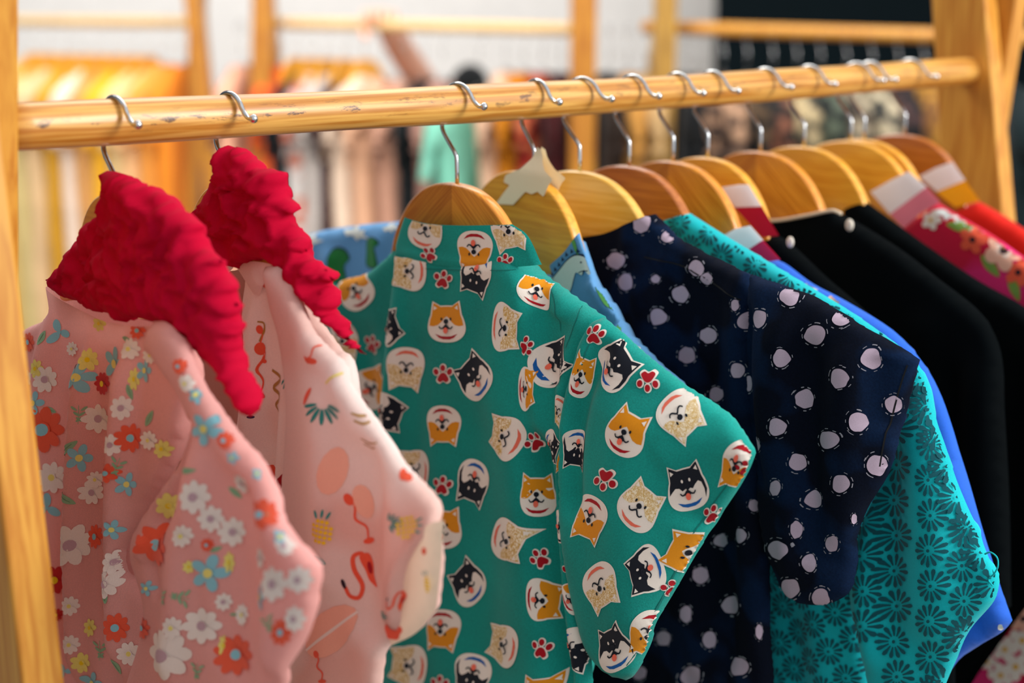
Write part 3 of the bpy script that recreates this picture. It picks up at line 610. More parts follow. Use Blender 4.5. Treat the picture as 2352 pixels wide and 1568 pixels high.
def fgrid(cl,u0,u1,z0,z1,p,rot,s,ang=0):
    out=[]; a=math.radians(rot); nu=int((u1-u0)/p)+2; nz=int((z1-z0)/p)+2
    cu,cz=(u0+u1)/2,(z0+z1)/2; P=cl.P; X=[];
    for i in range(-nu,nu+1):
        for j in range(-nz,nz+1):
            x,y=i*p,(j+.0)*p; u=cu+x*math.cos(a)-y*math.sin(a); z=cz+x*math.sin(a)+y*math.cos(a)
            if u0-.02<u<u1+.02 and z0-.02<z<z1+.02: out.append((u,z,fl13,ang+(i*37+j*53)%7*3,s,1,1))
    return out
tb=Cloth(g6,[(1528,508,'o'),(1584,490,'c'),(1604,502),(1650,530),(1740,585),(1850,650),(1960,720),(2060,790,'c'),(2080,900),(1990,1200),(1985,1400),(2005,1568),(2010,1760,'o'),(1420,1760,'c'),(1400,1200),(1380,900),(1400,650),(1470,560)],
 folds=[('r',[(1960,1380),(1985,1480),(2000,1600)],-.014,.012),('r',[(1880,1380),(1900,1600)],.006,.02),('r',[(1820,1400),(1830,1600)],-.006,.02)],H=.012,r=.018,w0=0,res=.008,wob=wobf(31,.002,9,3))
u0,z1=g6.uz(1528,500); u1,z0=g6.uz(2010,1620)
tb.build('body',tq,rt,matmap=MM,motifs=fgrid(tb,u0,u1+.02,z0-.05,z1,.034,40,.034),step=.006)
ts=Cloth(g6,[(2020,760,'c'),(2075,802),(2112,842),(2140,900),(2178,1010),(2205,1100),(2240,1200),(2262,1270),(2294,1318,'c'),(2286,1375),(2235,1440),(2195,1520),(2150,1620),(2110,1700,'c'),(2000,1720),(1992,1568),(1975,1450),(1955,1360),(1975,1240),(2010,1120),(2040,950)],
 folds=[('r',[(2110,900),(2140,1100),(2160,1300),(2150,1500)],.012,.03),('r',[(2060,1000),(2040,1200),(2050,1500)],-.012,.022),('r',[(2220,1200),(2210,1350)],-.006,.02),('r',[(2000,1150),(1985,1350),(2010,1550)],.008,.016)],H=.018,r=.04,w0=.012,res=.006,wob=wobf(32,.0015,8,5))
mo=[]
for i in range(6):
    for j in range(12):
        x=1985+i*78+ (j*0)-6*(j%2); y=870+j*81+(i%2)*40-i*6
        mo.append((x,y,fl13,(i*37+j*53)%30,82,.98))
ts.build('sleeve',tq,rt,matmap=MM,motifs=mo,step=.006)
# loose thread loop at the sleeve hem
P=[g6.O+g6.U*u+g6.N*.02+Vector((0,0,z)) for u,z in [g6.uz(*p,.02) for p in [(2262,1272),(2275,1268),(2290,1280),(2292,1300),(2283,1318),(2270,1330),(2280,1345)]]]
V,Fc=tube([tuple(p) for p in cr_spline([np.array(p) for p in P],5)],.0009,6); link('loose_thread',V,Fc,tq,parent=rt,frame=(tuple(g6.O),g6.a))
KM[0]=1300
# ================= banded-collar shirts further right
def banded(k,px,label,out,bands,mat,w=0,motifs=(),folds=(),name='blouse',cat='blouse',H=.012,res=.010,extra=None):
    g=PL(px,0); rt=empty(name,tuple(g.O-Vector((0,0,.1))),label,cat)
    b=Cloth(g,out,folds=folds,H=H,r=.02,w0=w,res=res,wob=wobf(40+k,.002,8,3)); b.build('body',mat,rt,matmap=MM,motifs=motifs)
    for nm,poly,m,lab in bands:
        poly=[(q[0],q[1],'o') for q in poly]
        c=Cloth(g,poly,H=.0012,r=.02,w0=w+H+.0045,res=.006); o=c.build(nm,m,rt)
        if lab: o['label']=lab
    return g,rt
whitec=fabric('white collar cotton',(250,248,250),.85,.02,.25,.1); pinkc=fabric('bright pink cotton',(226,40,92),.85,.06,.1,.1); crim=fabric('crimson cotton',(190,8,48),.85,.06,.08,.1)
royal=fabric('royal blue cotton',(44,108,222),.8,.1,.14,.12); blackc=fabric('black cotton',(3,7,9),.9,.2,.0,.1,sheen=.0,spec=.06); rosec=fabric('rose cotton',(244,140,160),.85,.08,.1,.1)
yelc=fabric('golden cotton',(252,186,20),.85,.05,.1,.1); redc=fabric('scarlet cotton',(222,28,10),.85,.08,.1,.1); magc=fabric('magenta cotton',(222,30,96),.85,.1,.1,.1)
banded(7,1550,'royal blue shirt with white and pink neckband, mostly hidden behind the turquoise one',
 [(1712,588,'c'),(1790,598),(1862,648),(1932,686),(2045,752),(2118,828),(2162,905),(2195,1000),(2230,1110),(2270,1250),(2324,1425,'c'),(2300,1452),(2240,1488),(2188,1535),(2100,1700,'o'),(1560,1700,'c'),(1540,900),(1600,620)],
 [('neckband',[(1655,545,'o'),(1690,525),(1722,518,'c'),(1752,552,'o'),(1706,582,'c')],whitec,'white neckband'),('neckband',[(1706,582,'o'),(1752,552,'c'),(1792,596,'o'),(1768,600),(1738,604,'c')],pinkc,'pink band')],royal,
 motifs=[M([('cream',closed(blob(3,.5,.3,9)))],1868,655,0,.03),M([('peach',closed(blob(4,.5,.2,9)))],1925,684,0,.022),M([('cream',closed(blob(5,.5,.3,9)))],2300,1440,0,.012)],folds=[('r',[(2140,1000),(2200,1200),(2260,1420)],.008,.02),('r',[(2230,1400),(2260,1480)],-.006,.008)])
g8_,r8_=banded(8,1630,'black blouse with white and crimson bands at its stand collar','x' and
 [(1755,545,'c'),(1790,542),(1850,590),(1950,680),(2060,775),(2130,860),(2160,950),(2180,1200),(2200,1700,'o'),(1640,1700,'c'),(1600,900),(1640,620),(1700,560)],
 [('neckband',[(1655,430,'o'),(1695,424),(1718,424,'c'),(1748,474,'o'),(1690,476,'c')],whitec,'white band'),('neckband',[(1688,476,'o'),(1748,474,'c'),(1788,541,'o'),(1752,545,'c')],crim,'crimson band')],blackc)
pearl=plain('pearl',(226,214,196),.25,0,.6,.5)
def pearlb(g,px,py,parent,w=.018,r=.006):
    u,z=g.uz(px,py,w); c=g.O+g.U*u+g.N*w+Vector((0,0,z)); V=[];Fc=[]
    for i in range(9):
        for k in range(14):
            a=math.pi*i/8;b=6.2832*k/14; V.append(c+g.U*math.sin(a)*math.cos(b)*r+Vector((0,0,1))*math.sin(a)*math.sin(b)*r*1.3+g.N*math.cos(a)*r*.5)
    for i in range(8):
        for k in range(14): Fc.append([i*14+k,i*14+(k+1)%14,(i+1)*14+(k+1)%14,(i+1)*14+k])
    link('pearl_button',V,Fc,pearl,parent=parent)
pearlb(g8_,1815,556,r8_,.02,.0055)
piping=fabric('cream piping',(226,208,180),.8,.05,.0,.1)
g9,r9=banded(9,1752,'black blouse with cream piped neckline and a pearl button',
 [(1768,505,'o'),(1810,502),(1862,494),(1905,486),(1930,490,'c'),(1965,508),(2050,560),(2150,635),(2250,715),(2290,775),(2308,850),(2312,950),(2320,1150),(2325,1390,'o'),(2215,1590,'c'),(2190,1720,'o'),(1700,1720,'c'),(1660,900),(1690,640)],[],blackc,folds=[('r',[(2240,800),(2250,1100),(2240,1500)],.012,.03),('r',[(2190,800),(2180,1100),(2190,1500)],-.010,.02),('r',[(2120,700),(2110,1100)],.008,.03)])
P=[g9.O+g9.U*u+g9.N*w+Vector((0,0,z)) for (u,z),w in [(g9.uz(*p,.014),.014) for p in [(1760,507),(1790,506),(1825,500),(1862,493),(1895,486),(1915,484),(1932,491)]]]
V,Fc=tube([tuple(p) for p in cr_spline([np.array(p) for p in P],5)],.0022,8); link('piping',V,Fc,piping,parent=r9)
pearlb(g9,1951,517,r9,.018,.0062)
lnw=Cloth(g9,[(1765,500,'c'),(1768,482),(1790,474),(1818,496,'c')],H=.001,r=.01,w0=-.012,res=.006); lnw.build('lining',whitec,r9,back=False)
g10,r10=banded(10,1853,'plain black blouse hanging at the right of the pearl buttoned one',
 [(1938,486,'o'),(1962,474),(1992,464,'c'),(2050,505),(2130,565),(2250,645),(2352,705),(2420,770),(2450,900),(2455,1150),(2440,1290,'o'),(2345,1400),(2210,1590,'c'),(2190,1740,'o'),(1880,1740,'c'),(1840,900),(1860,640)],[],blackc,folds=[('r',[(2330,800),(2340,1100),(2300,1400)],-.012,.03),('r',[(2400,850),(2390,1200)],.01,.03)])
fsm=flower(5,'cream','gold',.1,.5,.18); fsr=flower(5,'coral','dark',.1,.5,.18); fsp=flower(5,'peach','dark',.08,.5,.2)
lf=leaf('olive')
banded(11,1961,'magenta floral blouse with white and rose neckbands',
 [(2075,522,'c'),(2155,464,'c'),(2200,492),(2280,540),(2352,590),(2440,640),(2520,720),(2560,1000),(2580,1400),(2560,1760,'o'),(2140,1760,'c'),(2080,1000),(2060,640)],
 [('neckband',[(2000,440,'o'),(2050,412),(2086,394,'c'),(2128,430,'o'),(2085,462),(2045,492,'c')],whitec,'white neckband'),('neckband',[(2045,492,'o'),(2085,462),(2128,430,'c'),(2158,464,'o'),(2115,490),(2076,524,'c')],rosec,'rose band')],
 fabric('magenta red cotton',(206,16,60),.85,.1,.1,.1,col2=(228,40,118),dscale=4),
 motifs=[M(lf,2205,520,10,.05),M(lf,2245,525,-20,.05),M(fsm,2140,505,0,.035),M(STAR,2190,485,10,.05),M(STAR,2215,500,40,.035),M(fsr,2235,550,0,.05),M(fsp,2310,572,10,.075),M(STAR,2290,520,20,.03),M(fsm,2345,560,0,.035),M(lf,2275,610,50,.05),M(fsr,2340,625,0,.05),M(lf,2330,660,70,.05),
 M(fsm,2310,1490,0,.045),M(fsm,2335,1530,20,.05),M(fsm,2300,1550,40,.045),M(fsm,2350,1470,0,.05),M(fsm,2270,1520,0,.03),M(fsp,2352,1420,0,.05)])
banded(13,2086,'scarlet blouse with white and golden neckbands next to the right board',
 [(2195,475,'c'),(2250,462,'c'),(2352,524),(2450,590),(2560,680),(2600,1000),(2600,1700,'o'),(2240,1700,'c'),(2200,1000),(2190,640)],
 [('neckband',[(2112,405,'o'),(2150,385),(2186,372,'c'),(2216,414,'o'),(2152,440,'c')],whitec,'white neckband'),('neckband',[(2152,441,'o'),(2216,415,'c'),(2250,462,'o'),(2195,476,'c')],yelc,'golden band')],redc,H=.009)
KM[0]=1080
# ================= pink floral blouse (left)
g1=PL(262,0); rt=empty('short_sleeved_blouse',tuple(g1.O-Vector((0,0,.1))),'salmon pink blouse printed with daisies and blue blossoms at far left','blouse')
pk=fabric('salmon pink voile',(242,178,170),.8,.08,.3,.12)
F_w=flower(9,'pinkw','lyel',.1,.5,.14); F_wm=flower(8,'pinkw','mauve',.1,.5,.15,rr=.14); F_c=flower(9,'coral','lblue',.12,.5,.13,rr=.14); F_r=flower(10,'dred','yellow',.1,.48,.13,rr=.13); F_b=flower(5,'lblue','lyel',.1,.5,.15,rr=.13); F_y=flower(7,'lyel','yellow',.1,.48,.15); F_b2=flower(3,'lblue',None,.05,.5,.15)
SP=sprig('sage'); LF=leaf('sage')
b1=Cloth(g1,[(124,652,'o'),(180,690),(260,728),(330,742),(384,744,'c'),(420,790),(450,850),(440,950),(405,1060),(330,1200),(318,1300),(345,1400),(330,1700,'o'),(110,1700,'c'),(100,1400),(80,1200),(60,1040),(48,900),(42,800),(60,756),(105,735),(135,706,'c')],
 folds=[('r',[(135,706),(110,900),(120,1200),(150,1600)],.016,.016),('r',[(170,740),(165,1000),(160,1300),(165,1568)],-.020,.020),('r',[(220,760),(200,1000),(190,1300),(195,1600)],.022,.013),('r',[(255,760),(250,1100),(250,1568)],-.022,.018),('r',[(320,760),(300,1000),(285,1250),(290,1568)],.022,.014),('r',[(60,780),(60,1000)],.006,.012)],H=.012,r=.016,w0=0,res=.006,wob=wobf(51,.002,12,2))
b1.build('body',pk,rt,matmap=MM,motifs=[M(F_c,68,785,0,.04,.8),M(LF,97,775,-60,.035),M(F_b2,140,762,10,.055),M(F_w,63,868,0,.035),M(F_y,88,845,0,.04,.7),M(F_wm,110,870,20,.055),M(F_b,78,925,0,.05,.7),M(F_b,182,865,0,.07),M(F_y,205,825,20,.05),M(F_w,170,800,0,.03),M(F_b,265,835,0,.075,.7),M(F_c,105,985,0,.095),M(LF,155,1030,-50,.04),M(F_w,125,1095,0,.065),M(F_b,190,1050,0,.06),M(F_wm,233,960,0,.06),M(F_r,240,880,0,.05,.7),M(SP,185,950,0,.05),M(LF,150,1145,40,.04),M(F_b2,110,1165,30,.06),M(F_wm,170,1250,20,.085),M(F_r,133,1330,0,.06),M(F_w,168,1478,0,.04),M(F_w,165,1390,0,.04),M(F_r,135,1410,0,.03),M(F_b2,150,1540,0,.035),M(F_y,195,1520,0,.045),M(F_b,262,1215,0,.05),M(F_wm,215,1130,20,.05),M(F_c,225,1230,0,.05,.6),M(F_wm,245,1340,0,.06,.7),M(SP,235,1490,0,.05),M(F_b,215,1568,0,.05),M(LF,270,1530,60,.04),M(LF,240,1370,80,.03),M(F_w,225,1100,0,.035),M(SP,275,1070,20,.05),M(F_w,300,800,0,.045),M(F_y,312,870,20,.05,.5),M(F_wm,288,935,0,.05),M(F_c,305,1005,0,.06),M(LF,300,900,70,.035),M(F_b,335,850,0,.05,.6),M(F_w,350,815,0,.035),M(F_y,232,742,0,.035),M(F_c,320,758,0,.035),M(LF,292,778,20,.03),M(F_wm,262,1020,0,.045),M(F_c,250,1085,0,.04),M(F_wm,282,1285,0,.05),M(F_w,395,800,0,.035),M(F_b,300,1110,0,.05),M(F_w,345,1010,0,.04),M(LF,345,960,-60,.04),M(F_y,375,1030,0,.04),M(F_c,270,1440,0,.06),M(F_w,300,1500,0,.05),M(F_y,210,1440,0,.04,.6),M(F_b,60,1000,0,.03),M(LF,120,940,20,.03)])
s1=Cloth(g1,[(350,738,'c'),(386,742),(425,785),(470,858),(542,965),(622,1080),(690,1195),(742,1300,'c'),(738,1345),(720,1440),(665,1560),(600,1720,'o'),(285,1720,'c'),(300,1568),(342,1395),(312,1270),(330,1190),(402,1070),(430,945),(380,850),(335,800)],
 folds=[('r',[(380,790),(470,950),(580,1130),(690,1290)],.007,.022,.04),('r',[(420,960),(395,1080),(330,1240)],-.018,.012,.04),('r',[(330,1290),(350,1380)],-.008,.008,.04),('r',[(450,1000),(400,1200),(370,1400),(350,1600)],.012,.02,.05),('r',[(520,1080),(500,1300),(480,1568)],-.010,.03,.05),('r',[(600,1150),(610,1350),(580,1568)],.010,.025,.05),('r',[(310,1280),(325,1240)],.008,.008,.04)],H=.011,r=.02,w0=.024,res=.006,wob=wobf(52,.0025,11,4))
KM[0]=1000
s1.build('sleeve',pk,rt,matmap=MM,motifs=[M(F_b,470,985,20,.075),M(F_w,355,930,0,.05),M(F_b,425,950,0,.03),M(F_wm,360,1060,0,.05),M(F_b,360,1110,0,.05,.6),M(LF,305,1065,60,.04),M(LF,310,1100,20,.04),M(F_w,325,1170,0,.055),M(F_y,395,1160,0,.065),M(F_c,362,1250,10,.1,.9),M(F_w,420,1230,0,.05),M(LF,430,1080,0,.04),M(LF,455,1120,60,.04),M(F_wm,450,1140,0,.075),M(F_wm,490,1190,0,.06),M(F_wm,540,1220,0,.065),M(F_c,600,1180,0,.07),M(F_b,482,1315,0,.085),M(F_y,530,1290,60,.05,.5),M(SP,420,1370,100,.06),M(SP,375,1370,10,.05),M(F_wm,470,1435,0,.08),M(F_wm,370,1505,0,.115),M(F_c,550,1500,0,.09),M(F_y,520,1480,80,.05,.5),M(F_b,600,1370,0,.06,.6),M(F_wm,630,1340,0,.08,.8),M(F_wm,690,1330,0,.06),M(F_c,650,1450,0,.06,.8),M(F_w,560,1410,0,.05,.6),M(SP,455,1540,10,.05),M(F_y,305,1440,0,.07),M(LF,545,1130,40,.04),M(F_b,650,1230,0,.04),M(F_wm,600,1280,0,.05),M(LF,540,1410,0,.02),M(F_c,275,1350,0,.05,.5),M(F_b,340,1350,0,.035),M(SP,620,1430,-20,.05),M(F_wm,680,1420,0,.06,.8),M(F_b,540,1050,0,.03),M(F_b,600,1085,0,.03),M(F_w,430,880,0,.04),M(F_b,455,905,0,.045),M(LF,400,960,30,.04),M(F_c,415,840,0,.035),M(F_wm,400,1020,0,.06),M(F_c,520,1010,0,.04),M(F_wm,560,1110,0,.05),M(LF,620,1190,50,.035),M(F_w,400,1440,0,.05),M(F_c,330,1440,0,.05),M(F_wm,660,1250,0,.05),M(LF,500,1260,-20,.03),M(F_y,440,1300,0,.03),M(F_wm,520,1380,0,.04),M(F_c,480,1250,0,.03)])
# ================= flamingo shirt
g2=PL(524,0); rt=empty('short_sleeved_shirt',tuple(g2.O-Vector((0,0,.1))),'pale pink shirt printed with flamingos and pineapples left of the teal shirt','shirt')
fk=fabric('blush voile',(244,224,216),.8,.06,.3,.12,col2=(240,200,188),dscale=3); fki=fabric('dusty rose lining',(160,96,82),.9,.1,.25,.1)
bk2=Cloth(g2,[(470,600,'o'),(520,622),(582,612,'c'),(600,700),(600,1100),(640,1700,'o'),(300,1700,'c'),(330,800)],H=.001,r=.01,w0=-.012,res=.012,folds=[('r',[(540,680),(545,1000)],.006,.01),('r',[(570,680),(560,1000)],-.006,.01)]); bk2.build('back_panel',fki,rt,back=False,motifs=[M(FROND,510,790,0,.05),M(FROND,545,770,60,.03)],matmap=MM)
b2=Cloth(g2,[(582,608,'c'),(630,612),(680,660),(720,730),(770,800),(800,830),(820,1000),(820,1300),(800,1700,'o'),(540,1700,'c'),(540,1200),(560,1000),(578,850),(570,720)],
 folds=[('r',[(610,650),(590,850),(570,1050),(570,1300)],.012,.014),('r',[(640,700),(625,900),(610,1100),(610,1300)],-.014,.016),('r',[(680,750),(660,950),(650,1150)],.008,.014)],H=.012,r=.018,w0=0,res=.007,wob=wobf(61,.002,10,2)); KM[0]=1150;b2.build('body',fk,rt,matmap=MM,motifs=[M(FLAM2,605,790,0,.07,.8),M(FLAM2,600,850,10,.1),M(FROND,665,860,-20,.06,.6),M([('brown',stroke([(-.2,.5),(.2,.3),(-.2,.1),(.2,-.1),(-.2,-.3),(.1,-.5)],.09))],640,900,0,.09,.5),M([('brown',stroke([(-.2,.5),(.1,.4),(.1,0),(-.1,-.5)],.1))],608,760,0,.04),M([('coral',closed(blob(2)))],620,1100,0,.06),M([('red',closed(blob(5)))],660,1110,0,.04),M([('ink',ell(0,.2,.1,.25,-20)),('ink',ell(.2,-.2,.25,.1))],572,950,0,.03),M([('coral',ell(0,0,.4,.2))],620,655,0,.03),M([('coral',closed(blob(9)))],680,1010,0,.025)])
s2=Cloth(g2,[(610,612,'c'),(645,618),(700,712),(760,790),(805,835),(845,920),(920,1030),(1000,1130),(1020,1192,'c'),(1014,1290),(1002,1400,'c'),(955,1455),(895,1486),(872,1600,'o'),(560,1600,'c'),(640,1400),(650,1150),(660,950),(650,800),(625,700)],
 folds=[('r',[(660,700),(740,850),(830,980),(920,1110),(985,1200)],.007,.022,.04),('r',[(700,870),(700,1100),(720,1400)],.010,.02,.05),('r',[(790,1000),(800,1200),(800,1500)],-.012,.03,.05),('r',[(880,1120),(870,1300),(860,1480)],.008,.02,.05),('r',[(1005,1180),(900,1300),(885,1480)],.010,.008,.05),('r',[(740,900),(790,880)],.004,.01,.05)],H=.011,r=.02,w0=.022,res=.006,wob=wobf(62,.0025,11,4))
s2.build('sleeve',fk,rt,matmap=MM,motifs=[M(FLAM2,725,800,60,.07),M([('coral',ell(0,0,.45,.22,-15))],715,828,0,.028),M(FROND,745,925,10,.085),M([('coral',ell(0,0,.5,.12,60))],705,910,0,.04),M(PINE,742,1220,10,.068),M([('leafg',ell(0,0,.5,.16,-40))],735,1285,0,.03),M(FLAM,830,1320,0,.105),M(FLAM2,825,1190,-15,.1),M([('peach',ell(0,0,.3,.5,-20))],770,1080,0,.1),M([('peach',ell(0,0,.3,.5,20))],840,1150,0,.07),M([('brown',stroke([(-.5,.2),(0,.1),(.5,.25)],.1)),('brown',stroke([(-.4,-.1),(.1,-.2),(.5,0)],.1))],835,960,0,.05),M([('brown',stroke([(-.5,.2),(0,.1),(.5,.25)],.1)),('brown',stroke([(-.4,-.1),(.1,-.2),(.5,0)],.1))],850,1020,0,.04),M(PINE,945,1208,80,.06),M(FROND,895,1200,-90,.04),M([('coral',closed(blob(8)))],940,1085,0,.03),M(FLAM,910,1380,40,.05),M(PINE,985,1340,0,.045,.5),M(FROND,885,1405,20,.035),M([('coral',closed(blob(7)))],900,1450,0,.04),M([('peach',ell(0,0,.5,.3,45)),('cream',stroke([(-.4,-.3),(.4,.3)],.05))],760,1450,0,.13),M(FLAM2,735,1530,0,.06),M([('peach',ell(0,0,.5,.3,45))],700,1380,0,.1),M([('lyel',stroke([(-.5,-.2),(0,.1),(.5,.3)],.08))],770,870,0,.06)])
cf=Cloth(g2,[(1020,1194,'c'),(1014,1290),(1002,1398,'c'),(955,1453),(898,1482,'c'),(884,1420),(892,1330),(930,1250),(980,1206)],H=.003,r=.006,w0=.036,res=.007); cf.build('cuff',fabric('cream cuff cotton',(240,222,196),.8,.06,.3,.1),rt,back=False,motifs=[M(FLAM,915,1375,40,.045),M([('coral',closed(blob(8)))],905,1448,0,.035),M(PINE,985,1340,0,.045,.5),M([('coral',ell(0,0,.3,.5))],975,1265,0,.015)],matmap=MM)
c2=Cloth(g2,[(480,592,'c'),(512,598),(540,608),(500,650,'c'),(482,625)],H=.002,r=.01,w0=.014,res=.006); c2.build('collar',whitec,rt,back=False)
c3=Cloth(g2,[(540,608,'c'),(585,600),(640,615),(612,640),(592,690,'c'),(560,640)],H=.002,r=.01,w0=.017,res=.006); c3.build('collar',fk,rt,back=False)
# ================= red smocked tops draped over the two left hangers
redm=fabric('red smocked jersey',(190,0,46),.85,.08,.08,.12,dscale=12,sheen=.0,spec=.12)
def ruff(seed,amp=.006,f=50):
    def fn(u,z):
        a=u+.009*noise2(u*20,z*20,seed+1); b=z+.009*noise2(u*20,z*20,seed+2)
        v=noise2(a*f*.4,b*f*.55,seed+3); v2=noise2(a*f,b*f,seed+4)
        return amp*1.15*(1-1.8*np.abs(np.tanh(v*1.5)))+amp*.28*(1-2*np.abs(np.tanh(v2*1.5)))
    return fn
def redtop(g,label,out,folds,seed,w0,base=None,amp=.0052):
    rt=empty('smocked_top',tuple(g.O-Vector((0,0,.08))),label,'top','red smocked tops over the two left hangers')
    c=Cloth(g,out,folds=folds,H=.016,r=.016,w0=w0,res=.0034,wob=ruff(seed,amp),base=base,jit=.0015); c.build('body',redm,rt)
    return rt
redtop(g1,'broad red smocked top draped over the leftmost hanger',
 [(247,393,'c'),(256,392),(300,407),(350,434),(398,482),(432,520,'c'),(430,545),(442,572),(470,595),(482,602,'c'),(474,622),(488,650),(500,665),(496,690),(512,705),(503,735),(512,760),(505,800),(515,850),(530,880),(548,935),(540,965,'c'),(505,900),(470,840),(430,790),(395,752),(350,738),(318,728),(292,738),(268,716),(240,716),(215,705),(185,690),(150,672),(122,638,'c'),(150,610),(165,592),(178,560),(195,545),(205,515),(225,495),(235,465),(247,440)],
 [('r',[(262,400),(290,470),(300,520)],.006,.01,.03),('r',[(240,460),(190,560),(150,640)],-.01,.02,.03)],3,.010,base=lambda u,z:-.11*np.clip(u-.06,0,1))
redtop(g2,'narrower red smocked top draped over the second hanger from left',
 [(510,336,'c'),(530,335),(560,345),(585,368),(595,385,'c'),(625,392),(634,405),(634,440),(650,470),(657,490),(645,500),(662,530),(682,556),(686,578),(680,585),(700,602),(720,625),(736,650),(718,655),(738,680),(742,705),(735,720),(752,745),(758,770),(800,822,'c'),(770,800),(730,745),(690,690),(655,640),(618,600),(580,598),(548,614),(520,600),(500,605),(480,590),(462,575),(444,568),(440,545),(452,500),(470,475),(495,440),(505,412),(515,395),(508,365)],
 [('r',[(560,360),(570,400)],.006,.01,.03)],8,.016,base=lambda u,z:-.12*np.clip(u-.05,0,1),amp=.0075)
# ------------------------------------------------------------------ the shop behind
floorm=plain('grey floor',(120,110,100),.6); wallm=plain('white wall paint',(232,229,224),.9,spec=.1); darkm=plain('dark partition cloth',(9,20,24),.9,spec=.1)
def boxm(name,a,b,mat,parent=None,kind=None,label=None,cat=None,bv=0):
    (x0,y0,z0),(x1,y1,z1)=a,b; V=[(x,y,z) for z in(z0,z1) for x,y in((x0,y0),(x1,y0),(x1,y1),(x0,y1))]
    o=link(name,V,[[3,2,1,0],[4,5,6,7],[0,1,5,4],[1,2,6,5],[2,3,7,6],[3,0,4,7]],mat,parent=parent,smooth=False)
    if bv: bevel(o,bv)
    return tag(o,label,cat,None,kind)
boxm('floor',(-7,-2,-.1),(8,9,0),floorm,kind='structure')
boxm('wall_back',(-7,8.6,0),(8,8.8,3.6),wallm,kind='structure')
pd=atY(1643,100,7.9)
boxm('dark_partition',(pd.x,7.9,0),(pd.x+4.2,7.96,3.0),darkm,label='tall dark partition screen standing along the back wall at right',cat='partition',bv=.01)
palep=wood('overexposed pale pine',(228,196,140),(206,168,110),(20,20,1.1),.5,.1)  # overexposed glare on the far rails put into a paler wood colour
darkp=wood('dark pine post',(190,130,36),(156,92,18),(20,20,1.1),.5,.1); olvp=wood('olive pine post',(184,140,56),(140,102,34),(20,20,1.1),.5,.1)  # darker and olive pine tones for the background posts
def bgrack(label,p0,p1,legs,mat=pine,r=.021,lm=None):
    """p0,p1: (px,py,Y) of the rail ends; legs: list of (px top,px bottom at rail-height*2, which end)"""
    A=atY(*p0); B=atY(*p1); rt=empty('clothing_rack',(A.x,A.y,0),label,'clothes rack')
    V,Fc=tube([A+(B-A)*(i/12) for i in range(13)],r,14); d=(B-A); a=math.atan2(d.y,d.x)
    link('rail',V,Fc,mat,parent=rt,frame=(tuple(A),a))
    for px,Y,lean,wd in legs:
        q=atY(px,40,Y); t=math.radians(lean)
        # each end is a pair of boards crossing near the rail
        P=[(q.x-math.sin(t)*(-.5),Y,1.95),(q.x-math.sin(t)*1.45,Y,0)]
        w=wd/2; V=[(P[k][0]+sx*w,Y+sy*.045,P[k][2]) for k in (0,1) for sx,sy in((-1,-1),(1,-1),(1,1),(-1,1))]
        bevel(link('leg',V,[[0,1,2,3],[7,6,5,4],[4,5,1,0],[5,6,2,1],[6,7,3,2],[7,4,0,3]],lm or mat,parent=rt,smooth=False,frame=((q.x,Y,0),0)),.003)
    return rt
bgrack('blurred pale rack behind the orange and cream clothes at far left',(-200,46,6.2),(470,52,5.6),[(452,5.5,-3,.06),(452,5.6,4,.055)],palep,lm=darkp)
bgrack('blurred rack behind the dark clothes in the middle distance',(590,52,5.6),(1350,68,4.9),[(604,5.45,3.5,.075),(616,5.56,-3.5,.06),(1340,4.85,0,.085)],palep,lm=darkp)
bgrack('blurred brown rack in front of the dark partition at right',(1480,62,4.9),(2500,92,4.0),[(1527,4.75,0,.07),(1520,4.85,5,.06)],pine,lm=olvp)
def bgcloth(px,col,label,Y=None,w=.2,L=.75,dz=-.13,yaw=0,col2=None,th=.03,hang=False,name='hanging_garment',grp=None,hcol=hwA,ln=.09):
    if Y is None: Y=np.interp(px,[-100,460,600,1350,1480,2500],[6.1,5.6,5.6,4.95,4.9,4.0])
    q=atY(px,60,Y); rz=np.interp(px,[-100,460,600,1350,1480,2500],[1.45]*6)
    g=PL(O=(q.x,Y,1.447),ang=math.radians(-90+yaw))
    m=fabric('cloth '+label,col,.85,.1,.12,.0,col2=col2,dscale=9)
    out=[(-.06,dz,'o'),(0,dz-.012),(.06,dz,'c'),(w*.75,dz-.055),(w,dz-.085),(w*1.12,dz-.16),(w*1.2,dz-.30,'o'),(w*1.0,dz-.31,'c'),(w*.9,dz-.22),(w*.92,dz-L,'o'),(-w*.92,dz-L,'c'),(-w*.9,dz-.22),(-w*1.0,dz-.31,'o'),(-w*1.2,dz-.30,'c'),(-w*1.12,dz-.16),(-w,dz-.085),(-w*.75,dz-.055)]
    c=Cloth(g,out,H=th,r=.05,res=.03,space='uz',wob=wobf(int(abs(px))%50,.012,5,1.5))
    o=c.build(name,m,None); tag(o,label,'garment',grp)
    if hang:
        wire=hang=='wire'; rt=empty('wire_hanger' if wire else 'wooden_hanger',tuple(g.O),('wire' if wire else 'wooden')+' hanger holding the '+label,'hanger',('wire' if wire else 'wooden')+' hangers on the background racks')
        if wire: V,Fc=tube([g.O+g.U*u+Vector((0,0,z+dz+.115)) for u,z in [(0,-.1),(.05,-.125),(.17,-.21),(.16,-.222),(-.16,-.222),(-.17,-.21),(-.05,-.125),(0,-.1)]],.002,6); hcol=chrome
        else: V,Fc=prism(g,[(x*.95,y+.012+(dz+.13)) for x,y in hanger_outline()],.008,-.008)
        link('body',V,Fc,hcol,parent=rt,smooth=False,frame=(tuple(g.O),g.a))
        P=[g.O+g.U*u+Vector((0,0,z)) for u,z in [(0,-.1),(0,-.056),(-.02,-.035),(-.028,-.008),(-.018,.016),(0,.0235),(.018,.016),(.028,-.008)]]
        V,Fc=tube(P,.002,6); link('hook',V,Fc,chrome,parent=rt)
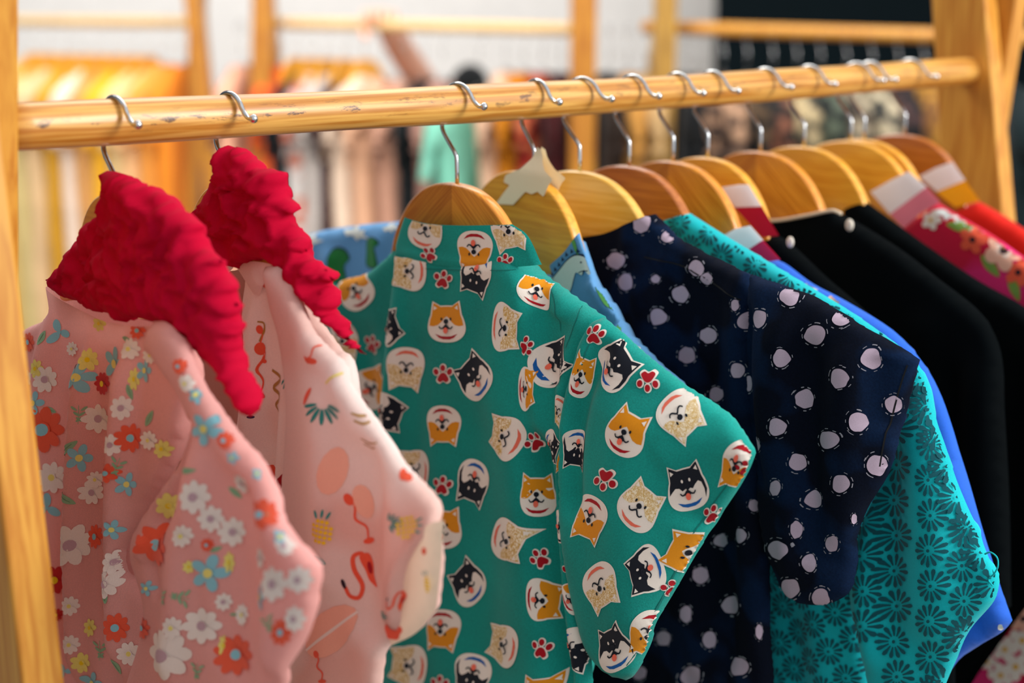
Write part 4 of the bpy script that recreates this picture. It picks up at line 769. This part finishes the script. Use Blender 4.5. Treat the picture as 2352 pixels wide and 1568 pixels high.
BG=[(40,(226,190,110),'cream garment half hidden by the left rack leg',0),(75,(220,198,136),'straw coloured garment at the left of the far left rack',1),(110,(234,198,150),'dusty beige garment on the far left rack',1),(150,(214,158,46),'mustard garment on the far left rack',1),
(190,(250,226,206),'ivory pink garment on the far left rack',1),(225,(218,160,96),'tan garment on the far left rack',1),(262,(248,184,44),'golden yellow garment on the far left rack',1),(300,(238,206,146),'cream garment right of the golden yellow one',1),(335,(252,198,140),'light peach garment on the far left rack',1),(370,(244,162,70),'apricot garment on the far left rack',0),(408,(238,142,40),'orange garment beside the first background post',0),
(552,(240,180,150),'peach garment at the left of the middle rack',0),(645,(236,96,40),'orange red garment on the middle rack',0),(678,(4,24,30),'black garment at the left of the middle rack',1),(715,(214,208,204),'grey white printed garment on the middle rack',1),(750,(196,186,180),'smoky grey garment on the middle rack',1),
(790,(60,18,16),'dark maroon garment on the middle rack',1),(835,(240,214,190),'cream garment right of the maroon one',1),(880,(226,176,142),'tan pink garment below the raised arm',0),(925,(200,150,126),'dusky rose garment below the raised arm',0),(975,(4,14,18),'black garment left of the mint one',0),(1015,(176,130,116),'mauve brown garment behind the mint one',0),
(1100,(130,206,182),'mint green garment on the middle rack',0),(1160,(220,180,150),'beige garment left of the mustard one',0),(1203,(196,120,10),'mustard garment by the thick middle post',0),(1246,(150,10,14),'dark red patterned garment by the thick middle post',0),(1288,(60,8,12),'maroon garment behind the thick middle post',0)]
for px,c,lb,h in BG:
    L_=1.15 if px<460 else .95
    y2=None
    if 'grey white' in lb: y2=(206,120,96)
    if 'red pattern' in lb: y2=(200,110,70)
    if px in (1100,): dz=-.2
    elif px in (835,880,925,975,1015): dz=-.17
    else: dz=-.13
    bgcloth(px,c,lb,hang=True if h else 'wire',col2=y2,dz=dz-.01 if not h else -.165,yaw={1100:-48,835:-38,880:-34}.get(px,-22 if px<1250 else -8),L=L_,th=.04,w={1100:.23}.get(px,.2))
BG2=[(1400,(40,26,18),'dark brown garment right of the thick middle post',None),(1444,(196,140,66),'camel garment beside the slim tan post',None),(1488,(196,160,110),'sand garment on the right background rack',None),(1578,(10,14,18),'black garment on the right background rack',None),
(1610,(150,116,92),'taupe garment on the right background rack',(40,30,28)),(1665,(90,70,60),'brown speckled garment on the right background rack',(190,150,120)),(1720,(24,22,22),'charcoal garment on the right background rack',(90,70,50)),(1780,(140,90,70),'rust patterned garment on the right background rack',(30,30,30)),
(1835,(70,66,56),'olive grey garment on the right background rack',(190,170,130)),(1890,(90,100,84),'mossy green garment on the right background rack',(30,36,34)),(1950,(180,166,140),'stone coloured garment on the right background rack',(60,50,44)),(2010,(200,186,156),'oatmeal garment on the right background rack',(60,60,56)),(2070,(14,20,24),'black garment behind the rail end',(70,50,50)),(2130,(190,136,50),'ochre garment behind the rail end',(120,80,40)),
(2200,(16,22,26),'black garment hidden behind the right board',None),(2330,(10,30,34),'petrol black garment at the right edge',None)]
for px,c,lb,c2 in BG2: bgcloth(px,c,lb,col2=c2,hang='wire',dz=-.135,L=.9,th=.04,yaw=8)
bgcloth(2352,(250,110,10),'bright orange garment at the right edge',Y=4.4,dz=-.27,L=.16,w=.1)
# red ribbon bundle on the thick post
# person reaching up to the rail
skin=fabric('skin',(236,176,148),.6,.06,.0,.0); cloth_b=fabric('black jumper',(6,10,12),.9,.1,0,0)
def skinned(name,verts,edges,rad,mat,parent,sub=2):
    me=bpy.data.meshes.new(name); me.from_pydata([tuple(v) for v in verts],edges,[]); me.materials.append(mat)
    o=bpy.data.objects.new(name,me); COL.objects.link(o); o.parent=parent; o.location=-parent.location
    m=o.modifiers.new('skin','SKIN'); me.skin_vertices[0].data[0].use_root=True
    for i,r in enumerate(rad): me.skin_vertices[0].data[i].radius=(r,r)
    m.use_smooth_shade=True
    s=o.modifiers.new('sub','SUBSURF'); s.levels=sub; s.render_levels=sub
    return o
hd=atY(878,58,5.34); YP=5.345
pr_=empty('person',(hd.x+.35,YP+.8,0),'person behind the middle rack reaching one bare arm up to its rail','person')
X,Z=hd.x,hd.z
vb=[(X+.3,YP+.86,.62),(X+.3,YP+.84,.80),(X+.3,YP+.8,.98),(X+.3,YP+.76,1.07),(X+.2,YP+.64,1.04),(X+.16,YP+.5,1.12),(X+.12,YP+.35,1.235),(X+.06,YP+.17,1.355),(X+.012,YP+.035,Z+.01),
 (X+.46,YP+.78,1.02),(X+.52,YP+.7,.85),(X+.46,YP+.6,.72),(X+.3,YP+.72,1.12),(X+.3,YP+.7,1.17),
 (X+.2,YP+.84,.58),(X+.19,YP+.6,.5),(X+.19,YP+.8,.06),(X+.4,YP+.84,.58),(X+.4,YP+.6,.5),(X+.4,YP+.8,.06)]
eb=[(0,1),(1,2),(2,3),(3,4),(4,5),(5,6),(6,7),(7,8),(3,9),(9,10),(10,11),(3,12),(12,13),(0,14),(14,15),(15,16),(0,17),(17,18),(18,19)]
rb=[.14,.12,.14,.09,.07,.06,.064,.056,.056,.045,.06,.045,.035,.05,.09,.065,.05,.09,.065,.05]
skinned('body',vb,eb,rb,skin,pr_)
# fingers curl over the rail, thumb beneath
fv=[];fe=[];fr=[]
for k in range(4):
    b=len(fv); x=X-.055+k*.033; l=[.9,1,.97,.8][k]
    fv+=[(x*1.0,YP+.02,Z+.02),(x-.002,YP-.012,Z+.05*l),(x-.004,YP-.045,Z+.042*l),(x-.004,YP-.055,Z+.008)]; fe+=[(b,b+1),(b+1,b+2),(b+2,b+3)]; fr+=[.019,.016,.015,.013]
for k in range(3): fe.append((k*4,(k+1)*4))
b=len(fv); fv+=[(X-.06,YP+.0,Z-.01),(X-.066,YP-.03,Z-.035),(X-.05,YP-.055,Z-.04)]; fe+=[(0,b),(b,b+1),(b+1,b+2)]; fr+=[.019,.017,.013]
skinned('hand',fv,fe,fr,skin,pr_,1)
# bent-over jumper and hair
def blobm(name,c,r,mat,parent):
    V=[];Fc=[]
    for i in range(13):
        for k in range(20):
            a=math.pi*i/12;b=6.2832*k/20; s=1+.05*math.sin(3*b+i); V.append((c[0]+math.sin(a)*math.cos(b)*r[0]*s,c[1]+math.sin(a)*math.sin(b)*r[1]*s,c[2]+math.cos(a)*r[2]))
    for i in range(12):
        for k in range(20): Fc.append([i*20+k,i*20+(k+1)%20,(i+1)*20+(k+1)%20,(i+1)*20+k])
    return link(name,V,Fc,mat,parent=parent)
blobm('hair',(X+.3,YP+.72,1.19),(.085,.1,.1),cloth_b,pr_)
skinned('jumper',[(v[0],v[1]+.002,v[2]) for v in (vb[0],vb[1],vb[2],vb[3],vb[4],vb[5],vb[9],vb[10],vb[11])],[(0,1),(1,2),(2,3),(3,4),(4,5),(3,6),(6,7),(7,8)],[.155,.135,.155,.105,.082,.072,.075,.062,.055],cloth_b,pr_)
# ------------------------------------------------------------------ light
def area(name,loc,to,size,e,col=(1,1,1),sy=None):
    l=bpy.data.lights.new(name,'AREA'); l.energy=e; l.size=size; l.color=col
    if sy: l.shape='RECTANGLE'; l.size_y=sy
    o=bpy.data.objects.new(name,l); COL.objects.link(o); o.location=loc
    o.rotation_euler=(Vector(to)-Vector(loc)).to_track_quat('-Z','Y').to_euler(); return o
area('window_light',(3.0,.05,2.8),(.1,1.6,1.2),1.2,165,(1,.97,.94),1.8)
area('overhead_fill',(-1.5,6.2,3.4),(-1.5,7.6,1.2),2.5,45,(.98,.98,1))  # added fill washing the back wall, no fixture in view
area('overhead_fill',(-1.6,3.0,3.3),(-1.2,5.6,.9),1.6,110,(1,.95,.88))  # added fill that brightens the fronts of the background clothes
area('overhead_fill',(0,3.6,3.3),(0,3.9,0),2.0,60,(1,.96,.9))
w=bpy.data.worlds.new('world'); sc.world=w; w.use_nodes=True; bgn=w.node_tree.nodes['Background']; bgn.inputs[0].default_value=(.94,.96,1,1)
WN=w.node_tree; tcw=WN.nodes.new('ShaderNodeTexCoord'); dt=WN.nodes.new('ShaderNodeVectorMath'); dt.operation='DOT_PRODUCT'; dt.inputs[1].default_value=(.62,-.36,.70)
WN.links.new(tcw.outputs['Generated'],dt.inputs[0]); mrw=WN.nodes.new('ShaderNodeMapRange'); mrw.inputs['From Min'].default_value=-.7; mrw.inputs['From Max'].default_value=1; mrw.inputs['To Min'].default_value=.06; mrw.inputs['To Max'].default_value=1.12
WN.links.new(dt.outputs['Value'],mrw.inputs['Value']); WN.links.new(mrw.outputs[0],bgn.inputs[1])
sc.view_settings.view_transform='Standard'; sc.view_settings.look='None'; sc.view_settings.exposure=-.08; sc.view_settings.gamma=1; sc.view_settings.use_curve_mapping=False
